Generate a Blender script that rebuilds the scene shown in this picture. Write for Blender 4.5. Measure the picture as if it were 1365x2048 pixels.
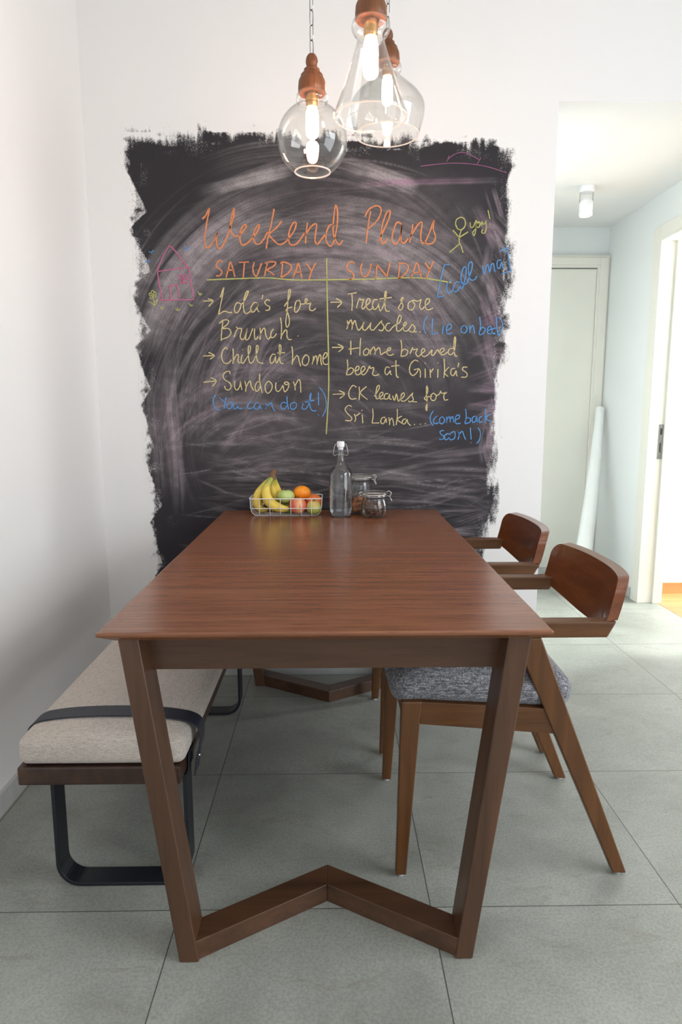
import bpy, bmesh, math, random
import numpy as np
from mathutils import Vector, Matrix

for _o in list(bpy.data.objects):
    bpy.data.objects.remove(_o, do_unlink=True)
SC = bpy.context.scene
COL = SC.collection
PI = math.pi

# ---------------------------------------------------------------- camera
F_PX, PITCH, YAW, ROLL, CAM_H = 1324.42, 0.1530725, 0.0139418, -0.0018681, 1.17836
fw = Vector((math.sin(YAW) * math.cos(PITCH), math.cos(YAW) * math.cos(PITCH), -math.sin(PITCH)))
r0 = Vector((math.cos(YAW), -math.sin(YAW), 0.0))
u0 = r0.cross(fw)
rt = math.cos(ROLL) * r0 + math.sin(ROLL) * u0
up = -math.sin(ROLL) * r0 + math.cos(ROLL) * u0
cd = bpy.data.cameras.new('camera')
cam = bpy.data.objects.new('camera', cd)
COL.objects.link(cam)
cam.matrix_world = Matrix(((rt.x, up.x, -fw.x, 0), (rt.y, up.y, -fw.y, 0), (rt.z, up.z, -fw.z, CAM_H), (0, 0, 0, 1)))
cd.sensor_fit = 'VERTICAL'
cd.sensor_height = 24.0
cd.lens = F_PX / 2048.0 * 24.0
cd.clip_start = 0.02
SC.camera = cam

# ---------------------------------------------------------------- light
SC.view_settings.view_transform = 'Standard'
SC.view_settings.look = 'None'
SC.view_settings.gamma = 1.0
SC.view_settings.use_curve_mapping = False
SC.view_settings.exposure = -0.14
world = bpy.data.worlds.new('world')
SC.world = world
world.use_nodes = True
world.node_tree.nodes['Background'].inputs[0].default_value = (0.75, 0.86, 1.0, 1)
world.node_tree.nodes['Background'].inputs[1].default_value = 1.0


def area(name, loc, direction, sx, sy, power, color):
    ld = bpy.data.lights.new(name, 'AREA')
    ld.shape = 'RECTANGLE'
    ld.size, ld.size_y, ld.energy, ld.color = sx, sy, power, color
    o = bpy.data.objects.new(name, ld)
    COL.objects.link(o)
    o.location = loc
    o.rotation_euler = Vector(direction).to_track_quat('-Z', 'Y').to_euler()
    return o


# daylight through the glazed doors in the right wall (brighter towards the sky), the window behind the camera and the bedroom window
area('daylight_right', (2.47, 0.45, 1.25), (-1, 0.05, 0), 2.0, 2.3, 58.0, (0.93, 0.97, 1.0))
area('daylight_right_sky', (2.465, 0.45, 2.08), (-1, 0.05, -0.12), 2.0, 0.7, 23.0, (0.93, 0.97, 1.0))
area('daylight_rear', (0.9, -2.46, 1.6), (-0.1, 1, -0.05), 2.4, 1.5, 19.0, (0.96, 0.98, 1.0))
area('daylight_bedroom', (4.55, 3.5, 1.62), (-1, 0, -0.05), 1.2, 1.4, 225.0, (0.94, 1.0, 0.985))

# ---------------------------------------------------------------- materials


def mat(name):
    m = bpy.data.materials.new(name)
    m.use_nodes = True
    nt = m.node_tree
    return m, nt, nt.nodes['Principled BSDF']


def N(nt, t, **kw):
    n = nt.nodes.new('ShaderNode' + t)
    for k, v in kw.items():
        setattr(n, k, v)
    return n


def ramp(nt, stops, src=None, interp='LINEAR'):
    r = N(nt, 'ValToRGB')
    cr = r.color_ramp
    cr.interpolation = interp
    while len(cr.elements) < len(stops):
        cr.elements.new(0.5)
    for e, (p, c) in zip(cr.elements, stops):
        e.position = p
        e.color = (*c, 1) if len(c) == 3 else c
    if src is not None:
        nt.links.new(src, r.inputs[0])
    return r


def noise(nt, vec, scale, detail=4.0, rough=0.55, dist=0.0):
    n = N(nt, 'TexNoise')
    n.inputs['Scale'].default_value = scale
    n.inputs['Detail'].default_value = detail
    n.inputs['Roughness'].default_value = rough
    n.inputs['Distortion'].default_value = dist
    if vec is not None:
        nt.links.new(vec, n.inputs['Vector'])
    return n


def mapping(nt, scale=(1, 1, 1), loc=(0, 0, 0), rot=(0, 0, 0), src=None):
    if src is None:
        src = N(nt, 'TexCoord').outputs['Object']
    mp = N(nt, 'Mapping')
    mp.inputs['Scale'].default_value = scale
    mp.inputs['Location'].default_value = loc
    mp.inputs['Rotation'].default_value = rot
    nt.links.new(src, mp.inputs['Vector'])
    return mp.outputs[0]


def math_(nt, op, a, b=None, clamp=False):
    n = N(nt, 'Math', operation=op, use_clamp=clamp)
    for i, v in enumerate((a, b)):
        if v is None:
            continue
        if isinstance(v, (int, float)):
            n.inputs[i].default_value = v
        else:
            nt.links.new(v, n.inputs[i])
    return n.outputs[0]


def mixc(nt, fac, a, b, blend='MIX'):
    n = N(nt, 'MixRGB', blend_type=blend)
    for i, v in enumerate((fac, a, b)):
        if isinstance(v, (int, float)):
            n.inputs[i].default_value = v
        elif isinstance(v, tuple):
            n.inputs[i].default_value = (*v, 1)
        else:
            nt.links.new(v, n.inputs[i])
    return n.outputs[0]


def bump(nt, bsdf, h, strength, dist=0.002):
    b = N(nt, 'Bump')
    b.inputs['Strength'].default_value = strength
    b.inputs['Distance'].default_value = dist
    nt.links.new(h, b.inputs['Height'])
    nt.links.new(b.outputs[0], bsdf.inputs['Normal'])


def srgb(r, g, b):
    def f(c):
        c /= 255.0
        return c / 12.92 if c <= 0.04045 else ((c + 0.055) / 1.055) ** 2.4
    return (f(r), f(g), f(b))


def plain(name, col, rough=0.5, metal=0.0, bump_s=0.0, bscale=80.0, spec=0.5, vary=0.06):
    m, nt, b = mat(name)
    v = mapping(nt)
    n = noise(nt, v, bscale, 5)
    c1 = tuple(c * (1 - vary) for c in col)
    c2 = tuple(min(1, c * (1 + vary)) for c in col)
    r = ramp(nt, [(0.3, c1), (0.7, c2)], n.outputs[0])
    nt.links.new(r.outputs[0], b.inputs['Base Color'])
    b.inputs['Roughness'].default_value = rough
    b.inputs['Metallic'].default_value = metal
    b.inputs['Specular IOR Level'].default_value = spec
    if bump_s:
        bump(nt, b, n.outputs[0], bump_s)
    return m


WALL_C = srgb(237, 235, 233)


def wall_mat(name, col):
    m, nt, b = mat(name)
    v = mapping(nt)
    n = noise(nt, v, 1.3, 3)
    r = ramp(nt, [(0.3, tuple(c * 0.98 for c in col)), (0.7, col)], n.outputs[0])
    nt.links.new(r.outputs[0], b.inputs['Base Color'])
    b.inputs['Roughness'].default_value = 0.62
    b.inputs['Specular IOR Level'].default_value = 0.25
    f = noise(nt, v, 180, 4)
    bump(nt, b, f.outputs[0], 0.05, 0.001)
    return m


def wood(name, cols, axis=0, rough=0.32, fine=1.0, spec=0.5, pores=0.5, seed=0.0, spread=0.2):
    """streaky wood grain running along the given axis of the part"""
    m, nt, b = mat(name)
    sc = [38.0 * fine, 38.0 * fine, 38.0 * fine]
    sc[axis] = 1.6 * fine
    v = mapping(nt, tuple(sc), (seed, seed * 1.7, seed * 0.6))
    n1 = noise(nt, v, 1.0, 6, 0.62, 0.6)
    sc2 = [9.0, 9.0, 9.0]
    sc2[axis] = 0.9
    v2 = mapping(nt, tuple(sc2), (seed + 3, seed, seed))
    n2 = noise(nt, v2, 1.0, 4, 0.55, 1.2)
    mixn = math_(nt, 'ADD', math_(nt, 'MULTIPLY', n1.outputs[0], 0.74), math_(nt, 'MULTIPLY', n2.outputs[0], 0.26))
    r = ramp(nt, [(0.5 - spread, cols[0]), (0.5, cols[1]), (0.5 + spread, cols[2])], mixn)
    sc3 = [260.0, 260.0, 260.0]
    sc3[axis] = 11.0
    v3 = mapping(nt, tuple(sc3), (seed, 1, 2))
    n3 = noise(nt, v3, 1.0, 3, 0.6)
    pr = ramp(nt, [(0.30, (1 - pores,) * 3), (0.46, (1, 1, 1))], n3.outputs[0])
    c = mixc(nt, 1.0, r.outputs[0], pr.outputs[0], 'MULTIPLY')
    nt.links.new(c, b.inputs['Base Color'])
    b.inputs['Roughness'].default_value = rough
    b.inputs['Specular IOR Level'].default_value = spec
    bump(nt, b, n1.outputs[0], 0.06, 0.001)
    return m


def fabric(name, c1, c2, c3, scale, contrast=0.5):
    m, nt, b = mat(name)
    va = mapping(nt, (scale * 0.12, scale, scale * 0.5))
    vb = mapping(nt, (scale, scale * 0.12, scale * 0.5))
    a = noise(nt, va, 1.0, 3, 0.7)
    d = noise(nt, vb, 1.0, 3, 0.7)
    s = math_(nt, 'ADD', math_(nt, 'MULTIPLY', a.outputs[0], 0.5), math_(nt, 'MULTIPLY', d.outputs[0], 0.5))
    w = 0.16 * (1.2 - contrast)
    r = ramp(nt, [(0.5 - w, c1), (0.5, c2), (0.5 + w, c3)], s)
    nt.links.new(r.outputs[0], b.inputs['Base Color'])
    b.inputs['Roughness'].default_value = 0.92
    b.inputs['Specular IOR Level'].default_value = 0.15
    b.inputs['Sheen Weight'].default_value = 0.15
    bump(nt, b, s, 0.35, 0.0015)
    return m


def glass_thin(name, tint=(0.985, 0.99, 0.99), rough=0.02, base=0.04):
    """clear glass wall: light passes straight, Fresnel reflection on top"""
    m = bpy.data.materials.new(name)
    m.use_nodes = True
    nt = m.node_tree
    nt.nodes.clear()
    out = N(nt, 'OutputMaterial')
    tr = N(nt, 'BsdfTransparent')
    tr.inputs[0].default_value = (*tint, 1)
    gl = N(nt, 'BsdfGlossy')
    gl.inputs['Roughness'].default_value = rough
    lw = N(nt, 'LayerWeight')
    lw.inputs[0].default_value = 0.5
    f = math_(nt, 'ADD', math_(nt, 'MULTIPLY', math_(nt, 'POWER', lw.outputs['Facing'], 3.2), 0.52), base)
    mx = N(nt, 'MixShader')
    nt.links.new(f, mx.inputs[0])
    nt.links.new(tr.outputs[0], mx.inputs[1])
    nt.links.new(gl.outputs[0], mx.inputs[2])
    nt.links.new(mx.outputs[0], out.inputs[0])
    return m


def emissive(name, col, strength):
    m = bpy.data.materials.new(name)
    m.use_nodes = True
    nt = m.node_tree
    nt.nodes.clear()
    out = N(nt, 'OutputMaterial')
    e = N(nt, 'Emission')
    e.inputs[0].default_value = (*col, 1)
    e.inputs[1].default_value = strength
    nt.links.new(e.outputs[0], out.inputs[0])
    return m


def tile_floor_mat():
    m, nt, b = mat('cement_tile')
    tc = N(nt, 'TexCoord').outputs['Object']
    sep = N(nt, 'SeparateXYZ')
    nt.links.new(tc, sep.inputs[0])

    def dist(sock, o, t):
        u = math_(nt, 'DIVIDE', math_(nt, 'SUBTRACT', sock, o - 60 * t), t)
        fr = math_(nt, 'FRACT', u)
        return math_(nt, 'MULTIPLY', math_(nt, 'MINIMUM', fr, math_(nt, 'SUBTRACT', 1.0, fr)), t), math_(nt, 'FLOOR', u)
    dx, ix = dist(sep.outputs[0], -0.3668, 0.6)
    dy, iy = dist(sep.outputs[1], 1.4205, 0.5933)
    d = math_(nt, 'MINIMUM', dx, dy)
    grout = math_(nt, 'LESS_THAN', d, 0.0014)
    tid = N(nt, 'CombineXYZ')
    nt.links.new(ix, tid.inputs[0])
    nt.links.new(iy, tid.inputs[1])
    wn = N(nt, 'TexWhiteNoise', noise_dimensions='3D')
    nt.links.new(tid.outputs[0], wn.inputs['Vector'])
    off = N(nt, 'VectorMath', operation='ADD')
    scl = N(nt, 'VectorMath', operation='SCALE')
    nt.links.new(wn.outputs['Color'], scl.inputs[0])
    scl.inputs['Scale'].default_value = 30.0
    nt.links.new(tc, off.inputs[0])
    nt.links.new(scl.outputs[0], off.inputs[1])
    pv = off.outputs[0]
    n1 = noise(nt, pv, 3.2, 8, 0.62, 0.4)
    n2 = noise(nt, mapping(nt, (7, 16, 7), src=pv), 1.0, 6, 0.7, 0.8)
    n3 = noise(nt, pv, 160, 3, 0.6)
    base = ramp(nt, [(0.3, srgb(139, 141, 133)), (0.52, srgb(157, 159, 151)), (0.72, srgb(170, 172, 163))], n1.outputs[0])
    st = ramp(nt, [(0.56, (0, 0, 0)), (0.74, (0.55, 0.55, 0.55))], n2.outputs[0])
    c = mixc(nt, st.outputs[0], base.outputs[0], srgb(128, 121, 108))
    sp = ramp(nt, [(0.36, (0.82, 0.82, 0.82)), (0.6, (1.03, 1.03, 1.03))], n3.outputs[0])
    c = mixc(nt, 1.0, c, sp.outputs[0], 'MULTIPLY')
    c = mixc(nt, grout, c, srgb(84, 84, 80))
    nt.links.new(c, b.inputs['Base Color'])
    rr = ramp(nt, [(0.3, (0.34,) * 3), (0.7, (0.46,) * 3)], n1.outputs[0])
    nt.links.new(rr.outputs[0], b.inputs['Roughness'])
    b.inputs['Specular IOR Level'].default_value = 0.5
    h = math_(nt, 'SUBTRACT', math_(nt, 'MULTIPLY', n3.outputs[0], 0.25), math_(nt, 'MULTIPLY', grout, 0.8))
    bump(nt, b, h, 0.05, 0.002)
    return m


def board_mat():
    """matt chalkboard paint, brushed on with ragged edges and rubbed with chalk dust"""
    m, nt, b = mat('chalkboard_paint')
    at = N(nt, 'Attribute')
    at.attribute_name = 'paint'
    sp = N(nt, 'SeparateColor')
    nt.links.new(at.outputs['Color'], sp.inputs[0])
    cov, chalk, pink = sp.outputs[0], sp.outputs[1], sp.outputs[2]
    tc = N(nt, 'TexCoord').outputs['Object']
    nf = noise(nt, tc, 260, 5, 0.72)
    nm = noise(nt, tc, 2.2, 3)
    nz = N(nt, 'SeparateXYZ')
    nt.links.new(tc, nz.inputs[0])
    base = ramp(nt, [(0.3, srgb(40, 38, 43)), (0.7, srgb(50, 47, 50))], nm.outputs[0])
    dust = mixc(nt, pink, srgb(178, 172, 172), srgb(178, 134, 162))
    gf = ramp(nt, [(0.30, (0.55,) * 3), (0.68, (1.25,) * 3)], nf.outputs[0])
    cf = math_(nt, 'MULTIPLY', chalk, gf.outputs[0], clamp=True)
    c = mixc(nt, cf, base.outputs[0], dust)
    thr = math_(nt, 'ADD', math_(nt, 'MULTIPLY', math_(nt, 'SUBTRACT', cov, 0.5), 2.2),
                math_(nt, 'MULTIPLY', math_(nt, 'SUBTRACT', nf.outputs[0], 0.5), 3.4))
    k = math_(nt, 'ADD', thr, 0.5, clamp=True)
    c = mixc(nt, k, WALL_C, c)
    nt.links.new(c, b.inputs['Base Color'])
    b.inputs['Roughness'].default_value = 0.7
    b.inputs['Specular IOR Level'].default_value = 0.28
    bump(nt, b, nf.outputs[0], 0.08, 0.0008)
    return m


def chalk_mat(name, col):
    m, nt, b = mat(name)
    tc = N(nt, 'TexCoord').outputs['Object']
    n = noise(nt, tc, 420, 3, 0.75)
    dark = tuple(c * 0.5 for c in col)
    r = ramp(nt, [(0.33, dark), (0.5, col), (0.75, tuple(min(1, c * 1.12) for c in col))], n.outputs[0])
    nt.links.new(r.outputs[0], b.inputs['Base Color'])
    b.inputs['Roughness'].default_value = 0.95
    b.inputs['Specular IOR Level'].default_value = 0.05
    return m


M = {}
M['wall'] = wall_mat('white_wall_paint', WALL_C)
M['wall_cool'] = wall_mat('white_hall_paint', srgb(236, 239, 239))
M['ceiling'] = wall_mat('white_ceiling_paint', srgb(240, 240, 238))
M['floor'] = tile_floor_mat()
M['board'] = board_mat()
M['skirting'] = plain('grey_tile_skirting', srgb(190, 192, 189), 0.45, bscale=25)
M['door'] = plain('cream_door_paint', srgb(232, 232, 222), 0.5, bscale=4, vary=0.015)
M['trim'] = plain('cream_trim_paint', srgb(234, 232, 222), 0.4, bscale=4, vary=0.015)
M['window_frame'] = plain('grey_aluminium', srgb(150, 152, 152), 0.4, 0.6)
M['dark'] = plain('dark_slot', srgb(40, 42, 38), 0.6)
M['steel'] = plain('brushed_steel', srgb(190, 190, 188), 0.3, 1.0)
M['bed_floor'] = wood('light_oak_floor', [srgb(172, 118, 70), srgb(190, 136, 86), srgb(204, 152, 102)], 0, 0.4, 0.5, pores=0.2)
TT = [srgb(100, 61, 40), srgb(127, 80, 54), srgb(145, 96, 68)]
TL = [srgb(62, 41, 27), srgb(82, 55, 37), srgb(102, 70, 49)]
M['top'] = wood('walnut_stained_ash_top', TT, 0, 0.25, 1.4, spec=0.5, pores=0.42, seed=21, spread=0.26)
M['leg'] = wood('dark_walnut_stain', TL, 2, 0.36, 0.6, pores=0.25, seed=4)
M['apron'] = wood('dark_walnut_stain_rail', TL, 0, 0.36, 0.6, pores=0.25, seed=7)
M['apron_y'] = wood('dark_walnut_stain_side', TL, 1, 0.36, 0.6, pores=0.25, seed=9)
CW = [srgb(68, 40, 16), srgb(94, 58, 26), srgb(114, 74, 38)]
M['chair_leg'] = wood('brown_chair_wood', CW, 2, 0.36, 0.8, pores=0.25, seed=2)
M['chair_rail'] = wood('brown_chair_rail_wood', CW, 0, 0.36, 0.8, pores=0.25, seed=5)
CB = [srgb(84, 44, 22), srgb(112, 60, 32), srgb(132, 76, 44)]
M['chair_back'] = wood('reddish_bent_plywood', CB, 1, 0.28, 0.8, pores=0.25, seed=8)
_cb = M['chair_back'].node_tree.nodes['Principled BSDF']
_cb.inputs['Coat Weight'].default_value = 0.55
_cb.inputs['Coat Roughness'].default_value = 0.06
M['bench_wood'] = wood('dark_bench_wood', [srgb(38, 22, 13), srgb(54, 33, 21), srgb(76, 48, 30)], 1, 0.42, 0.7, seed=3)
M['black_steel'] = plain('black_powder_coat', srgb(30, 33, 40), 0.38, 0.2, 0.05, 300)
M['leather'] = plain('black_leather_strap', srgb(36, 39, 50), 0.5, 0, 0.15, 400)
M['rivet'] = plain('chrome_rivet', srgb(235, 235, 235), 0.15, 1.0)
M['linen'] = fabric('beige_linen', srgb(158, 147, 136), srgb(190, 180, 170), srgb(208, 199, 190), 520, 0.3)
M['melange'] = fabric('grey_melange_weave', srgb(66, 65, 69), srgb(110, 109, 113), srgb(172, 172, 176), 430, 0.5)
M['glide'] = plain('clear_plastic_glide', srgb(215, 218, 220), 0.3)
M['glass'] = glass_thin('clear_glass')
M['lamp_glass'] = glass_thin('clear_lamp_glass', (0.985, 0.98, 0.97), 0.015, 0.05)
M['rim_glass'] = glass_thin('glass_rim', (0.99, 0.98, 0.97), 0.05, 0.12)
_nt = M['rim_glass'].node_tree
_d = N(_nt, 'BsdfTranslucent')
_d.inputs[0].default_value = (0.95, 0.93, 0.91, 1)
_df = N(_nt, 'BsdfDiffuse')
_df.inputs[0].default_value = (0.95, 0.93, 0.91, 1)
_m1, _m2 = N(_nt, 'MixShader'), N(_nt, 'MixShader')
_m2.inputs[0].default_value = 0.4
_o = _nt.nodes['Material Output'] if 'Material Output' in _nt.nodes else [n for n in _nt.nodes if n.type == 'OUTPUT_MATERIAL'][0]
_src = _o.inputs[0].links[0].from_socket
_nt.links.new(_d.outputs[0], _m1.inputs[1])
_nt.links.new(_df.outputs[0], _m1.inputs[2])
_nt.links.new(_src, _m2.inputs[1])
_nt.links.new(_m1.outputs[0], _m2.inputs[2])
_nt.links.new(_m2.outputs[0], _o.inputs[0])
M['turned'] = wood('turned_oak_cap', [srgb(80, 43, 16), srgb(112, 64, 27), srgb(134, 82, 42)], 2, 0.45, 1.5, seed=6)
M['chain'] = plain('nickel_chain', srgb(150, 150, 150), 0.25, 1.0)
M['bulb'] = emissive('glowing_bulb', (1.0, 0.62, 0.42), 100.0)
M['brass'] = plain('brass_socket', srgb(200, 160, 110), 0.3, 0.9)
M['white_plastic'] = plain('white_plastic', srgb(236, 238, 240), 0.35)
M['wire_white'] = plain('white_coated_wire', srgb(232, 230, 226), 0.35)
M['paper'] = plain('white_paper', srgb(238, 241, 240), 0.7, bscale=6, vary=0.02)
M['gasket'] = plain('pale_rubber', srgb(224, 214, 204), 0.5)
CH = {'orange': chalk_mat('orange_chalk', srgb(216, 142, 100)), 'lime': chalk_mat('lime_chalk', srgb(186, 186, 118)),
      'cream': chalk_mat('cream_chalk', srgb(216, 200, 150)), 'blue': chalk_mat('blue_chalk', srgb(100, 154, 210)), 'faint': chalk_mat('rubbed_pink_chalk', srgb(150, 98, 128)),
      'pink': chalk_mat('pink_chalk', srgb(196, 112, 146))}

# ---------------------------------------------------------------- mesh helpers


class MB:
    """collects vertices and faces of one mesh (world metres, optional origin shift at build)"""

    def __init__(s):
        s.v, s.f, s.sm = [], [], []

    def add(s, verts, faces, smooth=False):
        o = len(s.v)
        s.v += [tuple(p) for p in verts]
        s.f += [tuple(i + o for i in f) for f in faces]
        s.sm += [smooth] * len(faces)
        return s

    def hexa(s, p, smooth=False):
        # p: 4 bottom corners ccw, 4 top corners ccw
        return s.add(p, [(3, 2, 1, 0), (4, 5, 6, 7), (0, 1, 5, 4), (1, 2, 6, 5), (2, 3, 7, 6), (3, 0, 4, 7)], smooth)

    def box(s, a, b):
        (x0, y0, z0), (x1, y1, z1) = a, b
        return s.hexa([(x0, y0, z0), (x1, y0, z0), (x1, y1, z0), (x0, y1, z0), (x0, y0, z1), (x1, y0, z1), (x1, y1, z1), (x0, y1, z1)])

    def loft(s, rings, caps=True, closed=True, smooth=False):
        n = len(rings[0])
        vs = [p for r in rings for p in r]
        fs = []
        for i in range(len(rings) - 1):
            for j in range(n if closed else n - 1):
                k = (j + 1) % n
                fs.append((i * n + j, i * n + k, (i + 1) * n + k, (i + 1) * n + j))
        s.add(vs, fs, smooth)
        if caps:
            o = len(s.v) - len(vs)
            s.f.append(tuple(o + j for j in range(n - 1, -1, -1)))
            s.f.append(tuple(o + (len(rings) - 1) * n + j for j in range(n)))
            s.sm += [False, False]
        return s

    def lathe(s, prof, c=(0, 0, 0), n=40, smooth=True, axis=None):
        rings = []
        for r, z in prof:
            r = max(r, 1e-5)
            rings.append([(c[0] + r * math.cos(2 * PI * k / n), c[1] + r * math.sin(2 * PI * k / n), c[2] + z) for k in range(n)])
        return s.loft(rings, False, True, smooth)

    def tube(s, path, r, n=10, closed=False, smooth=True):
        P = [Vector(p) for p in path]
        rings = []
        prev = None
        L = len(P)
        for i in range(L):
            if closed:
                t = P[(i + 1) % L] - P[i - 1]
            else:
                t = P[min(i + 1, L - 1)] - P[max(i - 1, 0)]
            t.normalize()
            if prev is None:
                a = Vector((0, 0, 1)) if abs(t.z) < 0.9 else Vector((1, 0, 0))
                x = t.cross(a).normalized()
            else:
                x = (prev - t * prev.dot(t)).normalized()
            prev = x
            y = t.cross(x)
            rr = r[i] if isinstance(r, (list, tuple)) else r
            rings.append([P[i] + rr * (math.cos(2 * PI * k / n) * x + math.sin(2 * PI * k / n) * y) for k in range(n)])
        if closed:
            rings.append(rings[0])
        return s.loft(rings, not closed, True, smooth)

    def ribbon(s, path, w, th, axis):
        """flat strip: path of points, width w along axis, thickness th"""
        P = [Vector(p) for p in path]
        ax = Vector(axis).normalized()
        rings = []
        for i in range(len(P)):
            t = (P[min(i + 1, len(P) - 1)] - P[max(i - 1, 0)]).normalized()
            nrm = t.cross(ax).normalized()
            rings.append([P[i] + ax * w / 2 + nrm * th / 2, P[i] - ax * w / 2 + nrm * th / 2, P[i] - ax * w / 2 - nrm * th / 2, P[i] + ax * w / 2 - nrm * th / 2])
        return s.loft(rings)

    def build(s, name, m, parent=None, origin=None, bevel=0.0, seg=2, sub=0, weld=False):
        me = bpy.data.meshes.new(name)
        if origin is None:
            origin = parent_origin(parent)
        o3 = Vector(origin)
        me.from_pydata([tuple(Vector(p) - o3) for p in s.v], [], s.f)
        me.polygons.foreach_set('use_smooth', s.sm)
        bm = bmesh.new()
        bm.from_mesh(me)
        if weld:
            bmesh.ops.remove_doubles(bm, verts=bm.verts, dist=1e-5)
        bmesh.ops.recalc_face_normals(bm, faces=bm.faces)
        bm.to_mesh(me)
        bm.free()
        if any(s.sm):
            me.set_sharp_from_angle(angle=math.radians(42))
        me.materials.append(m)
        o = bpy.data.objects.new(name, me)
        COL.objects.link(o)
        if parent is not None:
            o.parent = parent
        else:
            o.location = o3
        if bevel:
            bv = o.modifiers.new('bevel', 'BEVEL')
            bv.width, bv.segments, bv.limit_method, bv.angle_limit = bevel, seg, 'ANGLE', math.radians(35)
            bv.harden_normals = False
        if sub:
            sb = o.modifiers.new('sub', 'SUBSURF')
            sb.levels = sb.render_levels = sub
        return o


ORG = {}


def parent_origin(p):
    if p is None:
        return (0, 0, 0)
    v = Vector((0, 0, 0))
    while p is not None:
        v += Vector(ORG.get(p.name, (0, 0, 0)))
        p = p.parent
    return v


def tag(o, label=None, cat=None, group=None, kind=None):
    if label:
        o['label'] = label
    if cat:
        o['category'] = cat
    if group:
        o['group'] = group
    if kind:
        o['kind'] = kind
    return o


def thing(name, label, cat, loc, group=None):
    o = bpy.data.objects.new(name, None)
    COL.objects.link(o)
    o.empty_display_size = 0.05
    o.location = loc
    ORG[o.name] = loc
    return tag(o, label, cat, group)


def struct(name, mb, m, parent=None, bevel=0.0):
    o = mb.build(name, m, parent, bevel=bevel)
    if parent is None:
        o['kind'] = 'structure'
    return o


def catmull(pts, n=6):
    P = [Vector(p) for p in pts]
    if len(P) < 3:
        return P
    out = []
    for i in range(len(P) - 1):
        a, b, c, d = P[max(i - 1, 0)], P[i], P[i + 1], P[min(i + 2, len(P) - 1)]
        for k in range(n):
            t = k / n
            out.append(0.5 * ((2 * b) + (c - a) * t + (2 * a - 5 * b + 4 * c - d) * t * t + (3 * b - a - 3 * c + d) * t ** 3))
    out.append(P[-1])
    return out


def rounded_box(c, size, r, seg=10, rn=4, bulge_top=0.0, bulge_side=0.0, bulge_bot=0.0, fn=None, vexp=4):
    """soft cushion block: rounded cuboid with optional crowned faces"""
    hx, hy, hz = (s_ / 2 for s_ in size)

    def axis_pts(h):
        a = [-h + r * (1 - math.cos(PI / 2 * i / rn)) for i in range(rn)]
        mid = [(-h + r) + (2 * h - 2 * r) * i / seg for i in range(seg + 1)]
        return a + mid + [-p for p in reversed(a)]
    X, Y, Z = axis_pts(hx), axis_pts(hy), axis_pts(hz)
    mb = MB()

    def pt(x, y, z):
        q = Vector((x, y, z))
        inn = Vector((max(-hx + r, min(hx - r, x)), max(-hy + r, min(hy - r, y)), max(-hz + r, min(hz - r, z))))
        d = q - inn
        if d.length > 1e-9:
            # cube-surface point to rounded surface
            mx = max(abs(d.x), abs(d.y), abs(d.z))
            q = inn + d.normalized() * r
        u, v, w = q.x / hx, q.y / hy, q.z / hz
        if q.z > 0:
            q.z += bulge_top * (1 - abs(u) ** 3.2) * (1 - abs(v) ** vexp) * max(0, w)
        else:
            q.z -= bulge_bot * (1 - u * u) * (1 - v * v) * max(0, -w)
        q.x += bulge_side * u * (1 - w * w) * (1 - 0.6 * v * v)
        q.y += bulge_side * v * (1 - w * w) * (1 - 0.6 * u * u)
        if fn:
            q = fn(q)
        return (c[0] + q.x, c[1] + q.y, c[2] + q.z)

    def grid(A, B, f, flip):
        vs = [pt(*f(a, b)) for a in A for b in B]
        nb = len(B)
        fs = []
        for i in range(len(A) - 1):
            for j in range(nb - 1):
                q = (i * nb + j, (i + 1) * nb + j, (i + 1) * nb + j + 1, i * nb + j + 1)
                fs.append(q if not flip else q[::-1])
        mb.add(vs, fs, True)
    grid(X, Y, lambda a, b: (a, b, hz), False)
    grid(X, Y, lambda a, b: (a, b, -hz), True)
    grid(X, Z, lambda a, b: (a, -hy, b), False)
    grid(X, Z, lambda a, b: (a, hy, b), True)
    grid(Y, Z, lambda a, b: (hx, a, b), False)
    grid(Y, Z, lambda a, b: (-hx, a, b), True)
    return mb


def blob(c, rx, ry, rz, seg=28, ring=18, fn=None):
    mb = MB()
    rings = []
    for i in range(ring + 1):
        th = PI * i / ring
        row = []
        for k in range(seg):
            ph = 2 * PI * k / seg
            d = Vector((math.sin(th) * math.cos(ph), math.sin(th) * math.sin(ph), -math.cos(th)))
            sc = fn(th, ph) if fn else 1.0
            if isinstance(sc, tuple):
                d = Vector(sc)
                sc = 1.0
            row.append((c[0] + rx * d.x * sc, c[1] + ry * d.y * sc, c[2] + rz * d.z * sc))
        rings.append(row)
    return mb.loft(rings, False, True, True)


# ---------------------------------------------------------------- the setting
WB = 2.85        # face of the chalkboard wall
WL = -0.985      # face of the left wall
HE = 4.69        # end wall of the hall
HZ = 2.394       # hall ceiling and head of the opening
RX0, RX1 = 0.914, 1.89
CZ = 2.95

struct('floor', MB().box((-1.1, -2.7, -0.1), (1.999, 4.85, 0.0)).box((1.999, -2.7, -0.1), (2.62, 2.97, 0.0)), M['floor'])
struct('wall_left', MB().box((-1.1, -2.6, 0.0), (WL, 4.81, 3.0)), M['wall'])
struct('wall_back', MB().box((WL, WB, 0.0), (RX0, 2.97, CZ)).box((RX0, WB, HZ), (RX1, 2.97, CZ)).box((RX1, WB, 0.0), (2.62, 2.97, CZ)), M['wall'])
struct('ceiling', MB().box((-1.1, -2.7, CZ), (2.62, 2.97, 3.05)), M['ceiling'])
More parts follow.
